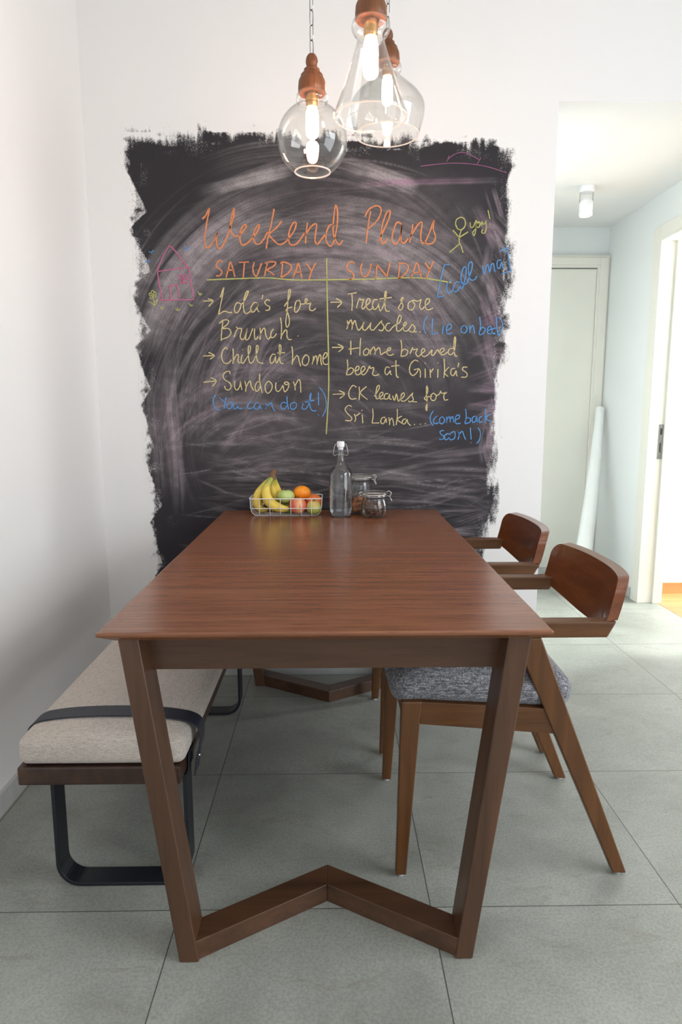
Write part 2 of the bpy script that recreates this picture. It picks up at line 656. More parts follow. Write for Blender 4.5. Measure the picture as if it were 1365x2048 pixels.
# right wall with the glazed doors
struct('wall_right', MB().box((2.5, -2.6, 0), (2.62, -0.65, CZ)).box((2.5, 1.55, 0), (2.62, 2.85, CZ)).box((2.5, -0.65, 2.5), (2.62, 1.55, CZ)), M['wall'])
w1 = MB().box((2.53, -0.65, 0.0), (2.59, 1.55, 0.05)).box((2.53, -0.65, 2.44), (2.59, 1.55, 2.5))
for y in (-0.65, 0.425, 1.5):
    w1.box((2.53, y, 0.05), (2.59, y + 0.05, 2.44))
struct('window_1', w1, M['window_frame'])
# wall behind the camera with its window
struct('wall_front', MB().box((-1.1, -2.62, 0), (-0.35, -2.5, CZ)).box((2.15, -2.62, 0), (2.62, -2.5, CZ)).box((-0.35, -2.62, 0), (2.15, -2.5, 0.85)).box((-0.35, -2.62, 2.38), (2.15, -2.5, CZ)), M['wall'])
w2 = MB().box((-0.35, -2.59, 0.85), (2.15, -2.53, 0.9)).box((-0.35, -2.59, 2.33), (2.15, -2.53, 2.38))
for x in (-0.35, 0.875, 2.1):
    w2.box((x, -2.59, 0.9), (x + 0.05, -2.53, 2.33))
struct('window_2', w2, M['window_frame'])
# hall behind the opening
struct('wall_hall_left', MB().box((0.80, 2.97, 0), (RX0, HE, HZ)), M['wall_cool'])
struct('wall_hall_end', MB().box((0.80, HE, 0), (2.01, HE + 0.12, HZ)), M['wall_cool'])
struct('wall_hall_right', MB().box((RX1, 2.97, 0), (2.01, 3.05, HZ)).box((RX1, 3.93, 0), (2.01, HE, HZ)).box((RX1, 3.05, 2.137), (2.01, 3.93, HZ)), M['wall_cool'])
struct('ceiling_hall', MB().box((0.80, 2.97, HZ), (2.01, HE + 0.12, HZ + 0.1)).box((RX0, WB + .0015, HZ - .0006), (RX1, HE, HZ + .0004)), M['ceiling'])
# bedroom seen through the doorway
struct('floor_bedroom', MB().box((1.999, 2.97, -0.1), (4.7, 4.2, 0.001)), M['bed_floor'])
struct('wall_bedroom', MB().box((2.01, 4.13, 0), (4.72, 4.25, 2.6)).box((2.01, 2.86, 0), (4.72, 2.97, 2.6)).box((4.6, 2.97, 0), (4.72, 4.13, 0.35)).box((4.6, 2.97, 2.35), (4.72, 4.13, 2.6)), M['wall_cool'])
struct('ceiling_bedroom', MB().box((2.01, 2.97, 2.5), (4.6, 4.13, 2.6)), M['ceiling'])
struct('baseboard_bedroom', MB().box((2.01, 4.118, 0.001), (4.6, 4.13, 0.072)), M['bed_floor'])
# skirting of grey tile
struct('baseboard_left', MB().box((WL, -2.5, 0), (WL + 0.012, WB, 0.066)), M['skirting'], bevel=0.001)
struct('baseboard_back', MB().box((WL + 0.012, WB - 0.012, 0), (RX0, WB, 0.066)), M['skirting'], bevel=0.001)
struct('baseboard_hall', MB().box((RX1 - 0.012, 4.03, 0), (RX1, HE, 0.066)), M['skirting'], bevel=0.001)
# door at the end of the hall, with a light gap along its head
struct('door_1', MB().box((0.985, HE - 0.028, 0.046), (1.805, HE - 0.002, 2.118)), M['door'], bevel=0.002)
struct('trim_1', MB().box((1.806, HE - 0.04, 0), (RX1 - 0.001, HE, 2.206)).box((0.915, HE - 0.04, 0), (0.984, HE, 2.206)).box((0.984, HE - 0.04, 2.126), (1.806, HE, 2.206))
       .box((1.822, HE - 0.05, 0), (RX1 - 0.012, HE - 0.04, 2.19)).box((0.95, HE - 0.05, 2.142), (1.822, HE - 0.04, 2.19)), M['trim'], bevel=0.003)
struct('trim_2', MB().box((0.985, HE - 0.032, 0.0), (1.805, HE - 0.002, 0.044)), M['skirting'], bevel=0.001)
# doorway to the bedroom: architrave and lining with a steel strike plate
t3 = MB().box((RX1 - 0.016, 3.93, 0), (RX1, 4.012, 2.207)).box((RX1 - 0.016, 2.985, 0), (RX1, 3.05, 2.207)).box((RX1 - 0.016, 3.05, 2.137), (RX1, 3.93, 2.207))
t3.box((RX1 - 0.016, 3.915, 0), (2.02, 3.93, 2.137)).box((RX1 - 0.016, 3.05, 0), (2.02, 3.065, 2.137)).box((RX1 - 0.016, 3.065, 2.122), (2.02, 3.915, 2.137))
t3.box((1.965, 3.903, 0), (2.02, 3.915, 2.122))
tr3 = struct('trim_3', t3, M['trim'], bevel=0.0025)
sp_ = MB().box((1.936, 3.9125, 0.885), (1.962, 3.9155, 1.09)).build('strike_plate', M['steel'], tr3)
tag(sp_, 'steel strike plate')
MB().box((1.944, 3.9115, 1.03), (1.955, 3.9128, 1.067)).box((1.945, 3.9115, 0.925), (1.952, 3.9128, 0.982)).build('slot', M['dark'], sp_)

# handwriting and drawings: name, label, chalk colour, line width in mm, strokes as x,z in mm on the wall
CHALK = [
    ('chalk_heading', 'orange chalk heading "Weekend"', 'orange', 8.5,
     '-522,1946 -508,1959 -492,1986 -504,1934 -515,1874 -514,1842 -503,1834 -487,1849 -470,1874 -461,1893 -468,1866 -465,1838 -454,1832 -438,1849 -421,1883 -407,1921 -395,1955 -392,1987 -403,1955 -410,1917 -405,1891 -390,1879 -376,1881 -358,1898 -344,1919 -353,1923 -367,1904 -372,1874 -368,1851 -357,1845 -339,1855 -318,1875 -298,1900 -291,1922 -299,1921 -313,1896 -316,1870 -308,1851 -292,1850 -276,1866 -258,1896;-230,1985 -244,1921 -256,1879 -265,1831;-199,1939 -221,1913 -251,1887 -236,1866 -214,1848 -191,1853 -171,1873 -150,1900 -141,1928 -150,1933 -166,1909 -173,1875 -169,1851 -155,1845 -137,1853 -114,1883 -108,1892;-95,1932 -101,1892 -104,1851;-103,1883 -87,1909 -69,1926 -58,1924 -63,1888 -65,1862 -56,1848 -43,1862 -20,1890;14,1920 -2,1924 -18,1896 -20,1866 -9,1845 2,1843 13,1862 25,1918 28,1969 21,2000 14,1969 9,1913 13,1879 27,1852 38,1849 49,1864'),
    ('chalk_heading', 'orange chalk heading "Plans"', 'orange', 8.5,
     '163,1977 154,1932 144,1853;140,1956 157,1985 188,1998 205,1985 197,1953 174,1926 152,1910;197,1861 214,1899 237,1948 242,1977 228,1972 211,1926 206,1883 209,1856 217,1852 234,1872;291,1926 271,1934 257,1905 251,1872 257,1853 272,1853 286,1883 292,1924 288,1889 289,1862 300,1853 317,1872;335,1927 331,1894 323,1856;326,1878 351,1918 367,1935 373,1927 368,1883 374,1854 389,1862 408,1905 422,1943 419,1911 429,1878 420,1856 400,1850 383,1859'),
    ('chalk_day_name', 'orange chalk capitals "SATURDAY"', 'orange', 8,
     '-446,1776 -453,1785 -467,1776 -471,1761 -456,1750 -449,1739 -457,1726 -473,1724;-433,1717 -422,1750 -413,1779 -404,1754 -396,1720;-429,1746 -396,1747;-377,1777 -336,1779;-355,1778 -362,1717;-315,1778 -321,1754 -317,1731 -306,1724 -296,1746 -285,1774;-260,1778 -267,1754 -274,1723;-271,1774 -246,1780 -227,1776 -238,1761 -263,1748 -249,1739 -234,1727;-199,1774 -202,1746 -206,1718;-208,1773 -197,1779 -174,1772 -162,1759 -175,1737 -204,1718;-157,1718 -143,1750 -135,1774 -127,1750 -121,1715;-148,1739 -123,1739;-104,1773 -91,1761 -84,1746;-61,1777 -77,1750 -91,1710'),
    ('chalk_day_name', 'orange chalk capitals "SUNDAY"', 'orange', 8,
     '96,1773 83,1781 67,1766 69,1749 89,1736 94,1719 81,1711 69,1715;129,1774 122,1752 128,1728 144,1722 158,1741 166,1773;189,1770 188,1741 184,1711;187,1771 210,1747 230,1722;244,1779 238,1752 230,1720;284,1774 281,1741 279,1711;278,1774 307,1773 319,1758 307,1733 279,1712;330,1714 342,1747 354,1777 365,1747 374,1717;336,1736 374,1739;388,1777 411,1744;423,1783 405,1742 393,1710'),
    ('chalk_rule', 'long yellow-green chalk underline', 'lime', 7,
     '-512,1708 -356,1714 -256,1716 -143,1708 67,1710 175,1712 313,1717 394,1714 498,1698'),
    ('chalk_rule', 'vertical yellow-green chalk divider', 'lime', 7,
     '-18,1794 -16,1628 -12,1408 -12,1257 -23,1076'),
    ('stick_figure_drawing', 'yellow-green chalk stick figure', 'lime', 6.5,
     '532,1955 515,1946 511,1927 522,1908 539,1908 550,1924 547,1946 532,1955;500,1904 527,1876;563,1898 527,1876;534,1904 527,1876 528,1851;528,1851 489,1818;528,1854 536,1840 544,1816'),
    ('chalk_note', 'yellow-green chalk note "yay!"', 'lime', 6,
     '570,1935 573,1916 584,1919 595,1943 594,1905 588,1884 582,1895 596,1914 598,1930 612,1935 600,1935 597,1919 607,1916 612,1932 617,1922 619,1938 624,1927 632,1933 635,1943 636,1911 631,1894 619,1895 622,1908;642,1982 651,1948;650,1930 653,1926'),
    ('chalk_note', 'blue chalk note "[call ma]"', 'blue', 6.5,
     '490,1769 468,1769;468,1769 460,1736 449,1686 441,1639;441,1639 468,1644;499,1709 484,1697 479,1675 488,1656 508,1670;536,1697 518,1700 507,1675 514,1661 528,1670 539,1695 536,1681 542,1675 548,1684 558,1731 557,1758 546,1755 538,1714 548,1692 562,1695 570,1714 583,1758 580,1780 568,1769 570,1731 579,1709 596,1711 604,1725;626,1766 633,1731 640,1756 649,1769 656,1739 663,1769 672,1772 676,1747 682,1742;703,1786 689,1786 686,1764 696,1753 706,1780 710,1758 716,1753;696,1821 726,1838;726,1838 735,1786 744,1745;744,1745 705,1732'),
    ('chalk_list_item', 'pale yellow chalk line "Lola\'s for Brunch."', 'cream', 6,
     '-530,1624 -488,1625;-509,1633 -488,1625 -507,1604;-458,1639 -443,1678 -453,1629 -468,1570;-468,1570 -444,1583 -424,1578 -411,1579;-374,1613 -390,1617 -401,1597 -399,1580 -389,1578 -378,1593 -374,1609 -370,1613 -357,1629 -342,1662 -352,1657 -363,1617 -362,1585 -354,1574 -340,1580 -329,1589;-306,1617 -320,1617 -333,1597 -331,1581 -319,1583 -306,1603 -304,1615 -307,1593 -299,1580;-282,1649 -287,1631;-253,1625 -265,1630 -275,1619 -269,1609 -255,1601 -258,1589 -272,1587;-194,1603 -175,1633 -168,1666 -175,1666 -179,1629 -182,1589 -189,1542 -185,1519 -176,1530 -174,1550 -180,1574 -186,1591 -161,1601;-130,1627 -144,1623 -151,1601 -151,1582 -141,1582 -128,1605 -130,1627;-128,1613 -112,1613 -99,1627 -103,1634 -108,1627 -104,1615 -87,1615 -77,1631 -87,1609 -89,1591 -77,1586 -63,1595;-451,1542 -456,1506 -460,1464;-466,1534 -447,1548 -427,1546 -433,1530 -454,1514 -429,1514 -418,1498 -430,1480 -457,1470;-406,1480 -397,1502 -390,1514 -396,1520;-393,1513 -376,1514 -374,1506 -380,1482 -373,1469 -361,1478 -351,1516 -356,1486 -357,1469 -344,1474 -327,1514;-319,1514 -321,1482 -315,1469 -305,1482;-297,1516 -295,1492 -298,1468;-297,1486 -286,1510 -277,1514 -274,1490 -264,1470 -253,1482;-240,1512 -251,1498 -251,1478 -239,1480 -228,1494;-211,1558 -207,1522 -210,1470;-209,1482 -193,1506 -185,1504 -185,1482 -177,1469 -165,1470;-140,1484 -137,1483'),
    ('chalk_list_item', 'pale yellow chalk line "Chill at home"', 'cream', 6,
     '-537,1402 -490,1404;-514,1417 -490,1404 -509,1389;-434,1429 -442,1436 -455,1423 -460,1399 -452,1376 -433,1372 -419,1387;-411,1433 -411,1403 -413,1370;-412,1382 -397,1407 -389,1403 -392,1384 -386,1374 -375,1380;-373,1407 -379,1386 -373,1372 -363,1382 -343,1415 -338,1439 -346,1441 -348,1415 -346,1386 -340,1373 -328,1380 -312,1415 -306,1441 -313,1443 -315,1415 -311,1384 -301,1374 -285,1372;-372,1429 -370,1427;-234,1407 -246,1409 -257,1392 -255,1373 -243,1378 -234,1401 -234,1384 -228,1374 -213,1415 -211,1443 -218,1445 -217,1411 -216,1382 -210,1371 -201,1372;-226,1414 -194,1415;-165,1441 -162,1407 -165,1367;-162,1380 -147,1402 -139,1398 -135,1380 -129,1360;-108,1407 -120,1390 -121,1370 -108,1363 -96,1376 -95,1398 -108,1407;-75,1402 -77,1384 -81,1368;-78,1376 -68,1400 -62,1400 -60,1382 -60,1366;-59,1376 -50,1406 -44,1400 -44,1380 -40,1364;-37,1388 -23,1396 -17,1410 -25,1415 -34,1400 -35,1378 -27,1367 -13,1369'),
    ('chalk_list_item', 'pale yellow chalk line "Sundown"', 'cream', 6,
     '-539,1294 -485,1300;-508,1313 -485,1300 -502,1277;-426,1328 -430,1339 -445,1336 -456,1322 -450,1305 -429,1291 -424,1274 -434,1262 -447,1266 -451,1279;-407,1301 -409,1281 -405,1264 -395,1264 -386,1281 -384,1299 -382,1281 -378,1262;-365,1299 -361,1276 -363,1255;-361,1272 -350,1293 -342,1297 -338,1276 -328,1260;-300,1293 -313,1295 -322,1276 -320,1258 -309,1260 -301,1276;-302,1329 -302,1293 -293,1250;-269,1297 -280,1280 -278,1258 -268,1248 -253,1264 -251,1284 -261,1296 -269,1297;-234,1293 -236,1272 -230,1256 -218,1260 -205,1280 -203,1268 -197,1254 -184,1268 -180,1288 -190,1295 -199,1291 -192,1284 -176,1288;-161,1297 -155,1280 -153,1260;-155,1276 -140,1303 -132,1297 -130,1272 -130,1251'),
    ('chalk_note', 'blue chalk note "(You can do it!)"', 'blue', 6,
     '-490,1242 -500,1223 -499,1198 -489,1182 -472,1179;-473,1229 -458,1215 -450,1210;-446,1232 -451,1207 -456,1184;-432,1211 -442,1202 -443,1188 -432,1184 -422,1194 -423,1209 -432,1211;-413,1209 -417,1196 -414,1184 -403,1186 -394,1207 -397,1192 -389,1183 -377,1186;-336,1213 -346,1211 -357,1196 -353,1184 -338,1186 -328,1192;-306,1206 -319,1208 -328,1194 -324,1182 -311,1184 -302,1202 -303,1188 -296,1186;-279,1206 -275,1196 -280,1181;-279,1190 -267,1202 -256,1208 -252,1194 -244,1177 -238,1174;-189,1206 -206,1210 -215,1198 -211,1183 -198,1183 -189,1198;-189,1235 -187,1206 -183,1181;-162,1210 -173,1202 -173,1185 -160,1181 -150,1192 -150,1206 -162,1210;-120,1206 -125,1185 -114,1181 -104,1189 -91,1218 -86,1247 -91,1239 -93,1206 -87,1181 -74,1173 -64,1176;-112,1210 -72,1218;-56,1251 -55,1198;-57,1159 -54,1156;-51,1272 -32,1247 -23,1214 -24,1181 -39,1150'),
    ('chalk_list_item', 'pale yellow chalk line "Treat sore muscles."', 'cream', 6,
     '-3,1619 44,1620;21,1634 44,1620 26,1599;70,1652 107,1658;86,1654 88,1621 86,1586;105,1596 112,1621 118,1635 125,1628 135,1630 128,1605 132,1592 145,1605 160,1619 161,1630 153,1634 145,1616 150,1595 163,1590 178,1602;194,1630 177,1627 172,1599 183,1591 195,1605 200,1630 198,1605 206,1585 223,1621 229,1660 223,1655 224,1605 230,1585 244,1584;201,1633 252,1639;279,1596 299,1633 296,1638 290,1627 299,1605 290,1588 279,1595;339,1627 322,1616 322,1594 337,1589 348,1608 339,1627 362,1624 374,1630 368,1605 377,1591 392,1605 409,1622 406,1634 394,1627 392,1605 401,1589 425,1596;67,1546 70,1526 65,1511;67,1521 82,1549 88,1526 86,1509;86,1521 99,1546 105,1526 114,1507 128,1521 137,1540 131,1515 143,1507 160,1526 166,1538 163,1515 175,1507 189,1521 212,1546 210,1538 221,1521 213,1505 198,1509;247,1535 233,1532 227,1512 242,1504 259,1521 285,1538 292,1563 282,1563 274,1532 274,1507 286,1504 303,1521 314,1532 311,1540 303,1529 303,1507 318,1504 332,1521 343,1540 340,1532 351,1515 341,1499 326,1504;341,1499 358,1501;370,1501 374,1499'),
    ('chalk_note', 'blue chalk note "(Lie"', 'blue', 6.5,
     '401,1564 390,1543 387,1515 396,1492;424,1554 422,1521 423,1491;423,1491 449,1495;469,1526 466,1492;469,1544 472,1542;484,1506 501,1515 501,1529 489,1529 482,1512 487,1492 507,1495'),
    ('chalk_note', 'blue chalk words "on bed)"', 'blue', 6.5,
     '556,1526 545,1518 545,1501 560,1495 569,1512 559,1527;579,1526 581,1495;581,1509 591,1526 597,1515 601,1492;620,1561 625,1526 621,1489 639,1495 645,1512 632,1518 624,1506;656,1504 670,1512 667,1523 656,1515 656,1495 671,1492;691,1515 676,1512 674,1495 689,1492;690,1560 693,1521 700,1487;701,1560 716,1537 714,1504 702,1484'),
    ('chalk_list_item', 'pale yellow chalk line "Home brewed beer at Girika\'s"', 'cream', 6,
     '3,1437 50,1437;27,1450 50,1437 31,1419;82,1464 82,1407;123,1475 121,1441 120,1404;73,1429 123,1436;149,1433 136,1422 137,1407 152,1407 158,1424 149,1433;164,1430 164,1407;164,1419 178,1439 184,1424 183,1407;183,1419 199,1436 205,1424 208,1407 219,1413 234,1421 248,1427 248,1436 237,1430 234,1413 246,1404 263,1410;292,1467 296,1436 293,1400;293,1400 313,1404 322,1421 307,1430 295,1419;331,1410 338,1427 342,1436 345,1427 362,1430 355,1413 366,1399 380,1412 392,1421 391,1431 382,1429 379,1413 388,1399 407,1407 424,1427 421,1410 430,1404 447,1427 456,1413 474,1424 471,1433 459,1427 458,1410 474,1407 489,1418;515,1433 497,1430 492,1413 504,1407 518,1424 522,1473 517,1475 515,1436 521,1404 531,1401;67,1387 69,1356 63,1324;63,1324 82,1327 94,1344 82,1353 67,1342;100,1339 115,1347 115,1359 105,1356 100,1339 108,1324 123,1330 141,1347 138,1359 127,1353 125,1333 135,1324 149,1336 161,1360 164,1351 179,1353 174,1327 188,1321 202,1327;246,1353 232,1356 226,1336 235,1324 249,1341 249,1330 255,1324;272,1384 273,1344 276,1318 285,1313;252,1359 287,1363;366,1379 351,1384 334,1367 330,1338 344,1321 361,1333 367,1347;349,1345 370,1348 376,1333 376,1312;396,1350 397,1312;394,1373 397,1371;417,1347 419,1312;419,1333 431,1350;450,1347 450,1312;448,1374 451,1372;475,1390 478,1350 476,1311;496,1356 479,1333 494,1316;523,1350 508,1347 505,1327 517,1321 527,1341 529,1324 533,1318;538,1373 534,1355;574,1355 558,1355 555,1344 573,1330 571,1315 550,1314'),
    ('chalk_list_item', 'pale yellow chalk line "CK leaves for Sri Lanka..."', 'cream', 6,
     '5,1243 56,1245;32,1259 56,1245 35,1226;106,1272 91,1280 76,1260 74,1237 85,1223 106,1226;117,1275 119,1249 117,1220;149,1276 123,1249 153,1221;182,1234 200,1263 203,1279 194,1275 188,1246 191,1225 203,1228 218,1243 215,1252 204,1243 206,1225 221,1225;241,1246 227,1243 224,1225 239,1225 247,1243 247,1225 256,1222;259,1237 268,1218 276,1244 285,1213 300,1244;292,1219 309,1237 306,1249 296,1240 295,1219 307,1214 321,1222 345,1248 342,1237 348,1219 333,1211 327,1216;345,1212 364,1211;398,1228 409,1257 404,1277 403,1251 407,1211 406,1175 402,1187 407,1211 395,1228 428,1234;433,1248 422,1237 425,1219 440,1219 445,1237 433,1248;445,1238 457,1242 464,1256 468,1247 491,1251;491,1251 478,1240 481,1219 496,1221;86,1191 73,1197 58,1182 67,1164 86,1144 79,1132 58,1134;97,1161 103,1141 98,1128;100,1150 121,1164;131,1158 133,1122;128,1177 131,1175;175,1183 177,1152 173,1122;173,1122 204,1123;230,1146 216,1144 210,1126 222,1120 232,1141 234,1123;244,1146 248,1126 247,1114;248,1129 257,1143 263,1129 266,1110;280,1182 280,1146 276,1114;300,1152 281,1138 299,1122;317,1140 305,1135 302,1120 314,1120 322,1137 326,1123 338,1111;353,1117 356,1114;378,1118 381,1116;399,1121 402,1118'),
    ('chalk_note', 'blue chalk note "(come back"', 'blue', 6.5,
     '435,1174 422,1152 424,1125 436,1110;452,1152 438,1140 436,1123 451,1120 457,1125;474,1149 462,1140 463,1122 475,1119 483,1134 474,1149;492,1149 492,1122;492,1134 504,1149 507,1125;507,1137 517,1149 522,1124;528,1134 545,1143 545,1155 533,1152 528,1134 534,1119 552,1121;571,1181 575,1152 570,1118;570,1118 591,1125 593,1140 578,1143 573,1131;614,1152 602,1143 603,1125 614,1128 620,1149 623,1125;644,1149 632,1143 632,1125 647,1128;656,1182 657,1151 656,1122;680,1160 659,1143 680,1127'),
    ('chalk_note', 'blue chalk note "soon!)"', 'blue', 6.5,
     '481,1090 466,1087 467,1075 480,1066 479,1054 461,1052;499,1078 485,1069 488,1051 502,1057 504,1072 499,1078;523,1087 505,1072 509,1051 527,1057 529,1078 523,1087;544,1084 547,1069 542,1051;544,1066 559,1087 567,1069 575,1051;594,1102 599,1051;598,1039 600,1036;627,1101 638,1081 635,1051 623,1034'),
    ('house_drawing', 'pink chalk house with door and window', 'pink', 6.5,
     '-659,1843 -685,1804 -702,1772 -714,1742;-659,1843 -631,1815 -610,1785 -586,1759;-713,1741 -669,1747 -586,1758;-713,1744 -709,1702 -697,1629;-584,1758 -580,1713 -573,1670 -569,1631;-706,1627 -652,1628 -568,1630;-662,1633 -666,1682;-668,1682 -635,1689;-635,1688 -630,1661 -623,1633;-625,1726 -594,1727;-594,1727 -590,1698;-590,1698 -621,1692;-621,1692 -625,1726;-610,1726 -606,1694;-624,1709 -592,1712'),
    ('bird_drawing', '', 'blue', 4.5,
     '-744,1819 -734,1817 -723,1825;-729,1823 -734,1811'),
    ('bird_drawing', '', 'blue', 4.5,
     '-762,1780 -750,1779 -741,1782;-745,1790 -752,1773'),
    ('bird_drawing', '', 'blue', 4.5,
     '-600,1841 -588,1832 -574,1836;-599,1826 -582,1828'),
    ('flower_drawing', 'green chalk flower with two leaves', 'lime', 4.5,
     '-736,1667 -730,1662 -733,1656 -726,1659 -722,1653 -728,1648 -723,1644 -730,1638 -736,1643 -742,1634 -748,1637 -744,1645 -751,1648 -749,1656 -742,1653 -742,1662 -736,1667;-735,1653 -732,1648 -737,1644 -741,1648 -735,1653;-735,1637 -732,1620 -732,1609;-752,1620 -740,1615 -732,1606 -720,1620 -718,1629 -729,1620'),
    ('grass_drawing', '', 'lime', 4,
     '-708,1601 -702,1592 -691,1600;-700,1602 -701,1592'),
    ('grass_drawing', '', 'lime', 4,
     '-645,1597 -638,1586 -627,1593;-637,1599 -637,1586'),
    ('grass_drawing', '', 'lime', 4,
     '-588,1615 -581,1604 -571,1609;-580,1612 -581,1604'),
    ('grass_drawing', '', 'lime', 4,
     '-549,1661 -542,1648 -532,1654;-540,1658 -542,1648'),
    ('chalk_doodle', 'faint pink chalk curve with two ticks', 'faint', 4.5,
     '478,2189 469,2166;607,2182 592,2158;364,2149 432,2157 500,2161 568,2158 637,2147 713,2125;473,2175 499,2194 526,2201 560,2195 602,2172'),
]

# ---------------------------------------------------------------- chalkboard painted on the wall


def build_board():
    rng = np.random.default_rng(7)
    step = 0.0035
    xs = np.arange(-0.93, 0.84, step)
    zs = np.arange(0.34, 2.34, step)
    nx, nz = len(xs), len(zs)
    X, Z = np.meshgrid(xs, zs, indexing='ij')

    def vnoise(sx, sz, seed):
        g = np.random.default_rng(seed).random((int(2.2 / sx) + 4, int(2.4 / sz) + 4))
        u = (X + 1.0) / sx
        v = (Z + 0.02) / sz
        i, j = np.floor(u).astype(int), np.floor(v).astype(int)
        a, b = u - i, v - j
        a, b = a * a * (3 - 2 * a), b * b * (3 - 2 * b)
        return (g[i, j] * (1 - a) + g[i + 1, j] * a) * (1 - b) + (g[i, j + 1] * (1 - a) + g[i + 1, j + 1] * a) * b

    def edge(pts, q):
        p = np.array(pts)
        o = np.argsort(p[:, 0])
        return np.interp(q, p[o, 0], p[o, 1])
    left = [(2.272, -.823), (2.132, -.822), (2.018, -.815), (1.922, -.82), (1.786, -.80), (1.668, -.826), (1.548, -.822), (1.468, -.812), (1.345, -.812), (1.221, -.80), (1.074, -.80), (.968, -.796), (.838, -.79), (.729, -.788), (.596, -.786), (.3, -.785)]
    right = [(2.24, .746), (2.022, .748), (1.788, .745), (1.629, .742), (1.426, .735), (1.302, .728), (1.155, .712), (1.006, .722), (.876, .712), (.789, .715), (.656, .70), (.544, .69), (.3, .69)]
    top = [(-.823, 2.262), (-.66, 2.274), (-.441, 2.28), (-.202, 2.272), (.038, 2.268), (.198, 2.258), (.379, 2.25), (.58, 2.246), (.746, 2.24)]
    # brush marks at the edge: slanted strokes on the left, upright ones along the top
    nl = (vnoise(.03, .05, 1) - .5) * .022 + (vnoise(.008, .014, 2) - .5) * .022 
    dl = X - edge(left, Z) + nl
    nr = (vnoise(.02, .07, 4) - .5) * .022 + (vnoise(.007, .02, 5) - .5) * .02
    dr = edge(right, Z) - X + nr
    nt_ = (vnoise(.05, .2, 6) - .5) * .040 + (vnoise(.008, .08, 8) - .5) * .034
    dt = edge(top, X) - Z + nt_
    db = Z - 0.40 + (vnoise(.05, .03, 9) - .5) * .06
    cov = np.clip(.5 + np.minimum.reduce([dl / .028, dr / .034, dt / .03, db / .04]) * .5, 0, 1)
    # dry thin patches near the border
    ed = np.minimum.reduce([dl, dr, dt])
    dry = np.clip(1 - ed / .13, 0, 1) * np.clip((vnoise(.05, .06, 10) - .56) * 6, 0, 1)
    dry_t = np.clip(1 - dt / .085, 0, 1) * np.clip((vnoise(.09, .018, 11) - .50) * 5, 0, 1)
    dry_r = np.clip(1 - dr / .075, 0, 1) * np.clip((vnoise(.03, .16, 12) - .42) * 4, 0, 1)
    # slanted roller marks: thin, speckled notches between black tips on the left edge
    tips = [2.145, 1.905, 1.675, 1.44, 1.20, 0.955, 0.70, 0.44]
    wedge = np.zeros_like(X)
    xl = edge(left, Z)
    for i in range(len(tips) - 1):
        za, zb = tips[i], tips[i + 1]
        p = np.clip((za - Z) / (za - zb), 0, 1)
        dep = (.078, .075, .072, .05, .045, .06, .05)[i] * np.where(p < .72, p / .72, (1 - p) / .28)
        wedge = np.maximum(wedge, np.clip((dep - (X - xl)) / .010, 0, 1) * (p > 0) * (p < 1))
    wedge *= np.clip(.35 + 1.3 * vnoise(.022, .016, 13), 0, 1)
    cov = np.clip(cov - .62 * np.maximum.reduce([dry * .6, dry_t, dry_r, wedge * .82]), 0, 1)
    chalk = np.zeros_like(X)
    pink = np.zeros_like(X)

    def prof(width_cells):
        k = rng.random(width_cells + 4)
        k2 = rng.random(max(3, width_cells // 5) + 3)
        return k, k2

    def lay(rad, ang, r0_, w, a0, a1, amt, pk):
        """one wiped stroke: band r0..r0+w between angles a0..a1 with a streaky cross-section"""
        u = (rad - r0_) / w
        t = (ang - a0) / (a1 - a0)
        msk = (u > 0) & (u < 1) & (t > 0) & (t < 1)
        if not msk.any():
            return
        uu, tt = u[msk], t[msk]
        n1 = max(6, int(w / .0042))
        k1 = rng.random(n1 + 2)
        k2 = rng.random(max(3, n1 // 4) + 2)
        p = .55 * np.interp(uu * n1, np.arange(n1 + 2), k1) + .45 * np.interp(uu * (len(k2) - 2), np.arange(len(k2)), k2)
        p = np.clip((p - .28) * 1.8, 0, 1)
        env = np.clip(np.minimum(uu, 1 - uu) * 6, 0, 1) * np.clip(np.minimum(tt * 3.0, (1 - tt) * 5), 0, 1)
        s = amt * p * env
        chalk[msk] = 1 - (1 - chalk[msk]) * (1 - s)
        pink[msk] = np.maximum(pink[msk] * .9, pk * env)

    def arc(cx, cz, r, w, d0, d1, amt, pk=0.0):
        dx, dz = X - cx, Z - cz
        ang = np.degrees(np.arctan2(dz, dx)) % 360
        lay(np.hypot(dx, dz), ang, r, w, d0, d1, amt, pk)

    def straight(x0, z0, x1, z1, w, amt, pk=0.0, wob=0.02):
        L = math.hypot(x1 - x0, z1 - z0)
        ux, uz = (x1 - x0) / L, (z1 - z0) / L
        s = (X - x0) * ux + (Z - z0) * uz
        n = -(X - x0) * uz + (Z - z0) * ux + w / 2 + wob * np.sin(s * 5 + rng.random() * 6)
        lay(n, s, 0.0, w, 0.0, L, amt, pk)
    # haze of old chalk
    haze = (vnoise(.35, .28, 20) * .6 + vnoise(.12, .1, 21) * .4)
    zone = np.exp(-(((X + .02) / .62) ** 4)) * np.clip((Z - .75) / .35, 0, 1) * np.clip((2.20 - Z) / .12, 0, 1)
    chalk += zone * (.06 + .20 * np.clip(haze - .3, 0, 1))
    pink += np.clip(vnoise(.4, .3, 22) - .35, 0, 1) * .75 * np.clip((1.75 - Z) / .5, .25, 1)
    cornerdark = np.clip((np.hypot(X + .82, Z - 2.27) - .33) / .18, 0.12, 1)
    chalk *= cornerdark
    # sweeping arcs of the wiping arm
    for _ in range(70):
        a = rng.uniform(30, 170)
        arc(rng.normal(-.05, .07), rng.normal(1.18, .1), rng.uniform(.30, .82), rng.uniform(.03, .11), a - rng.uniform(15, 40), a + rng.uniform(15, 40), rng.uniform(.06, .26), rng.uniform(0, .35))
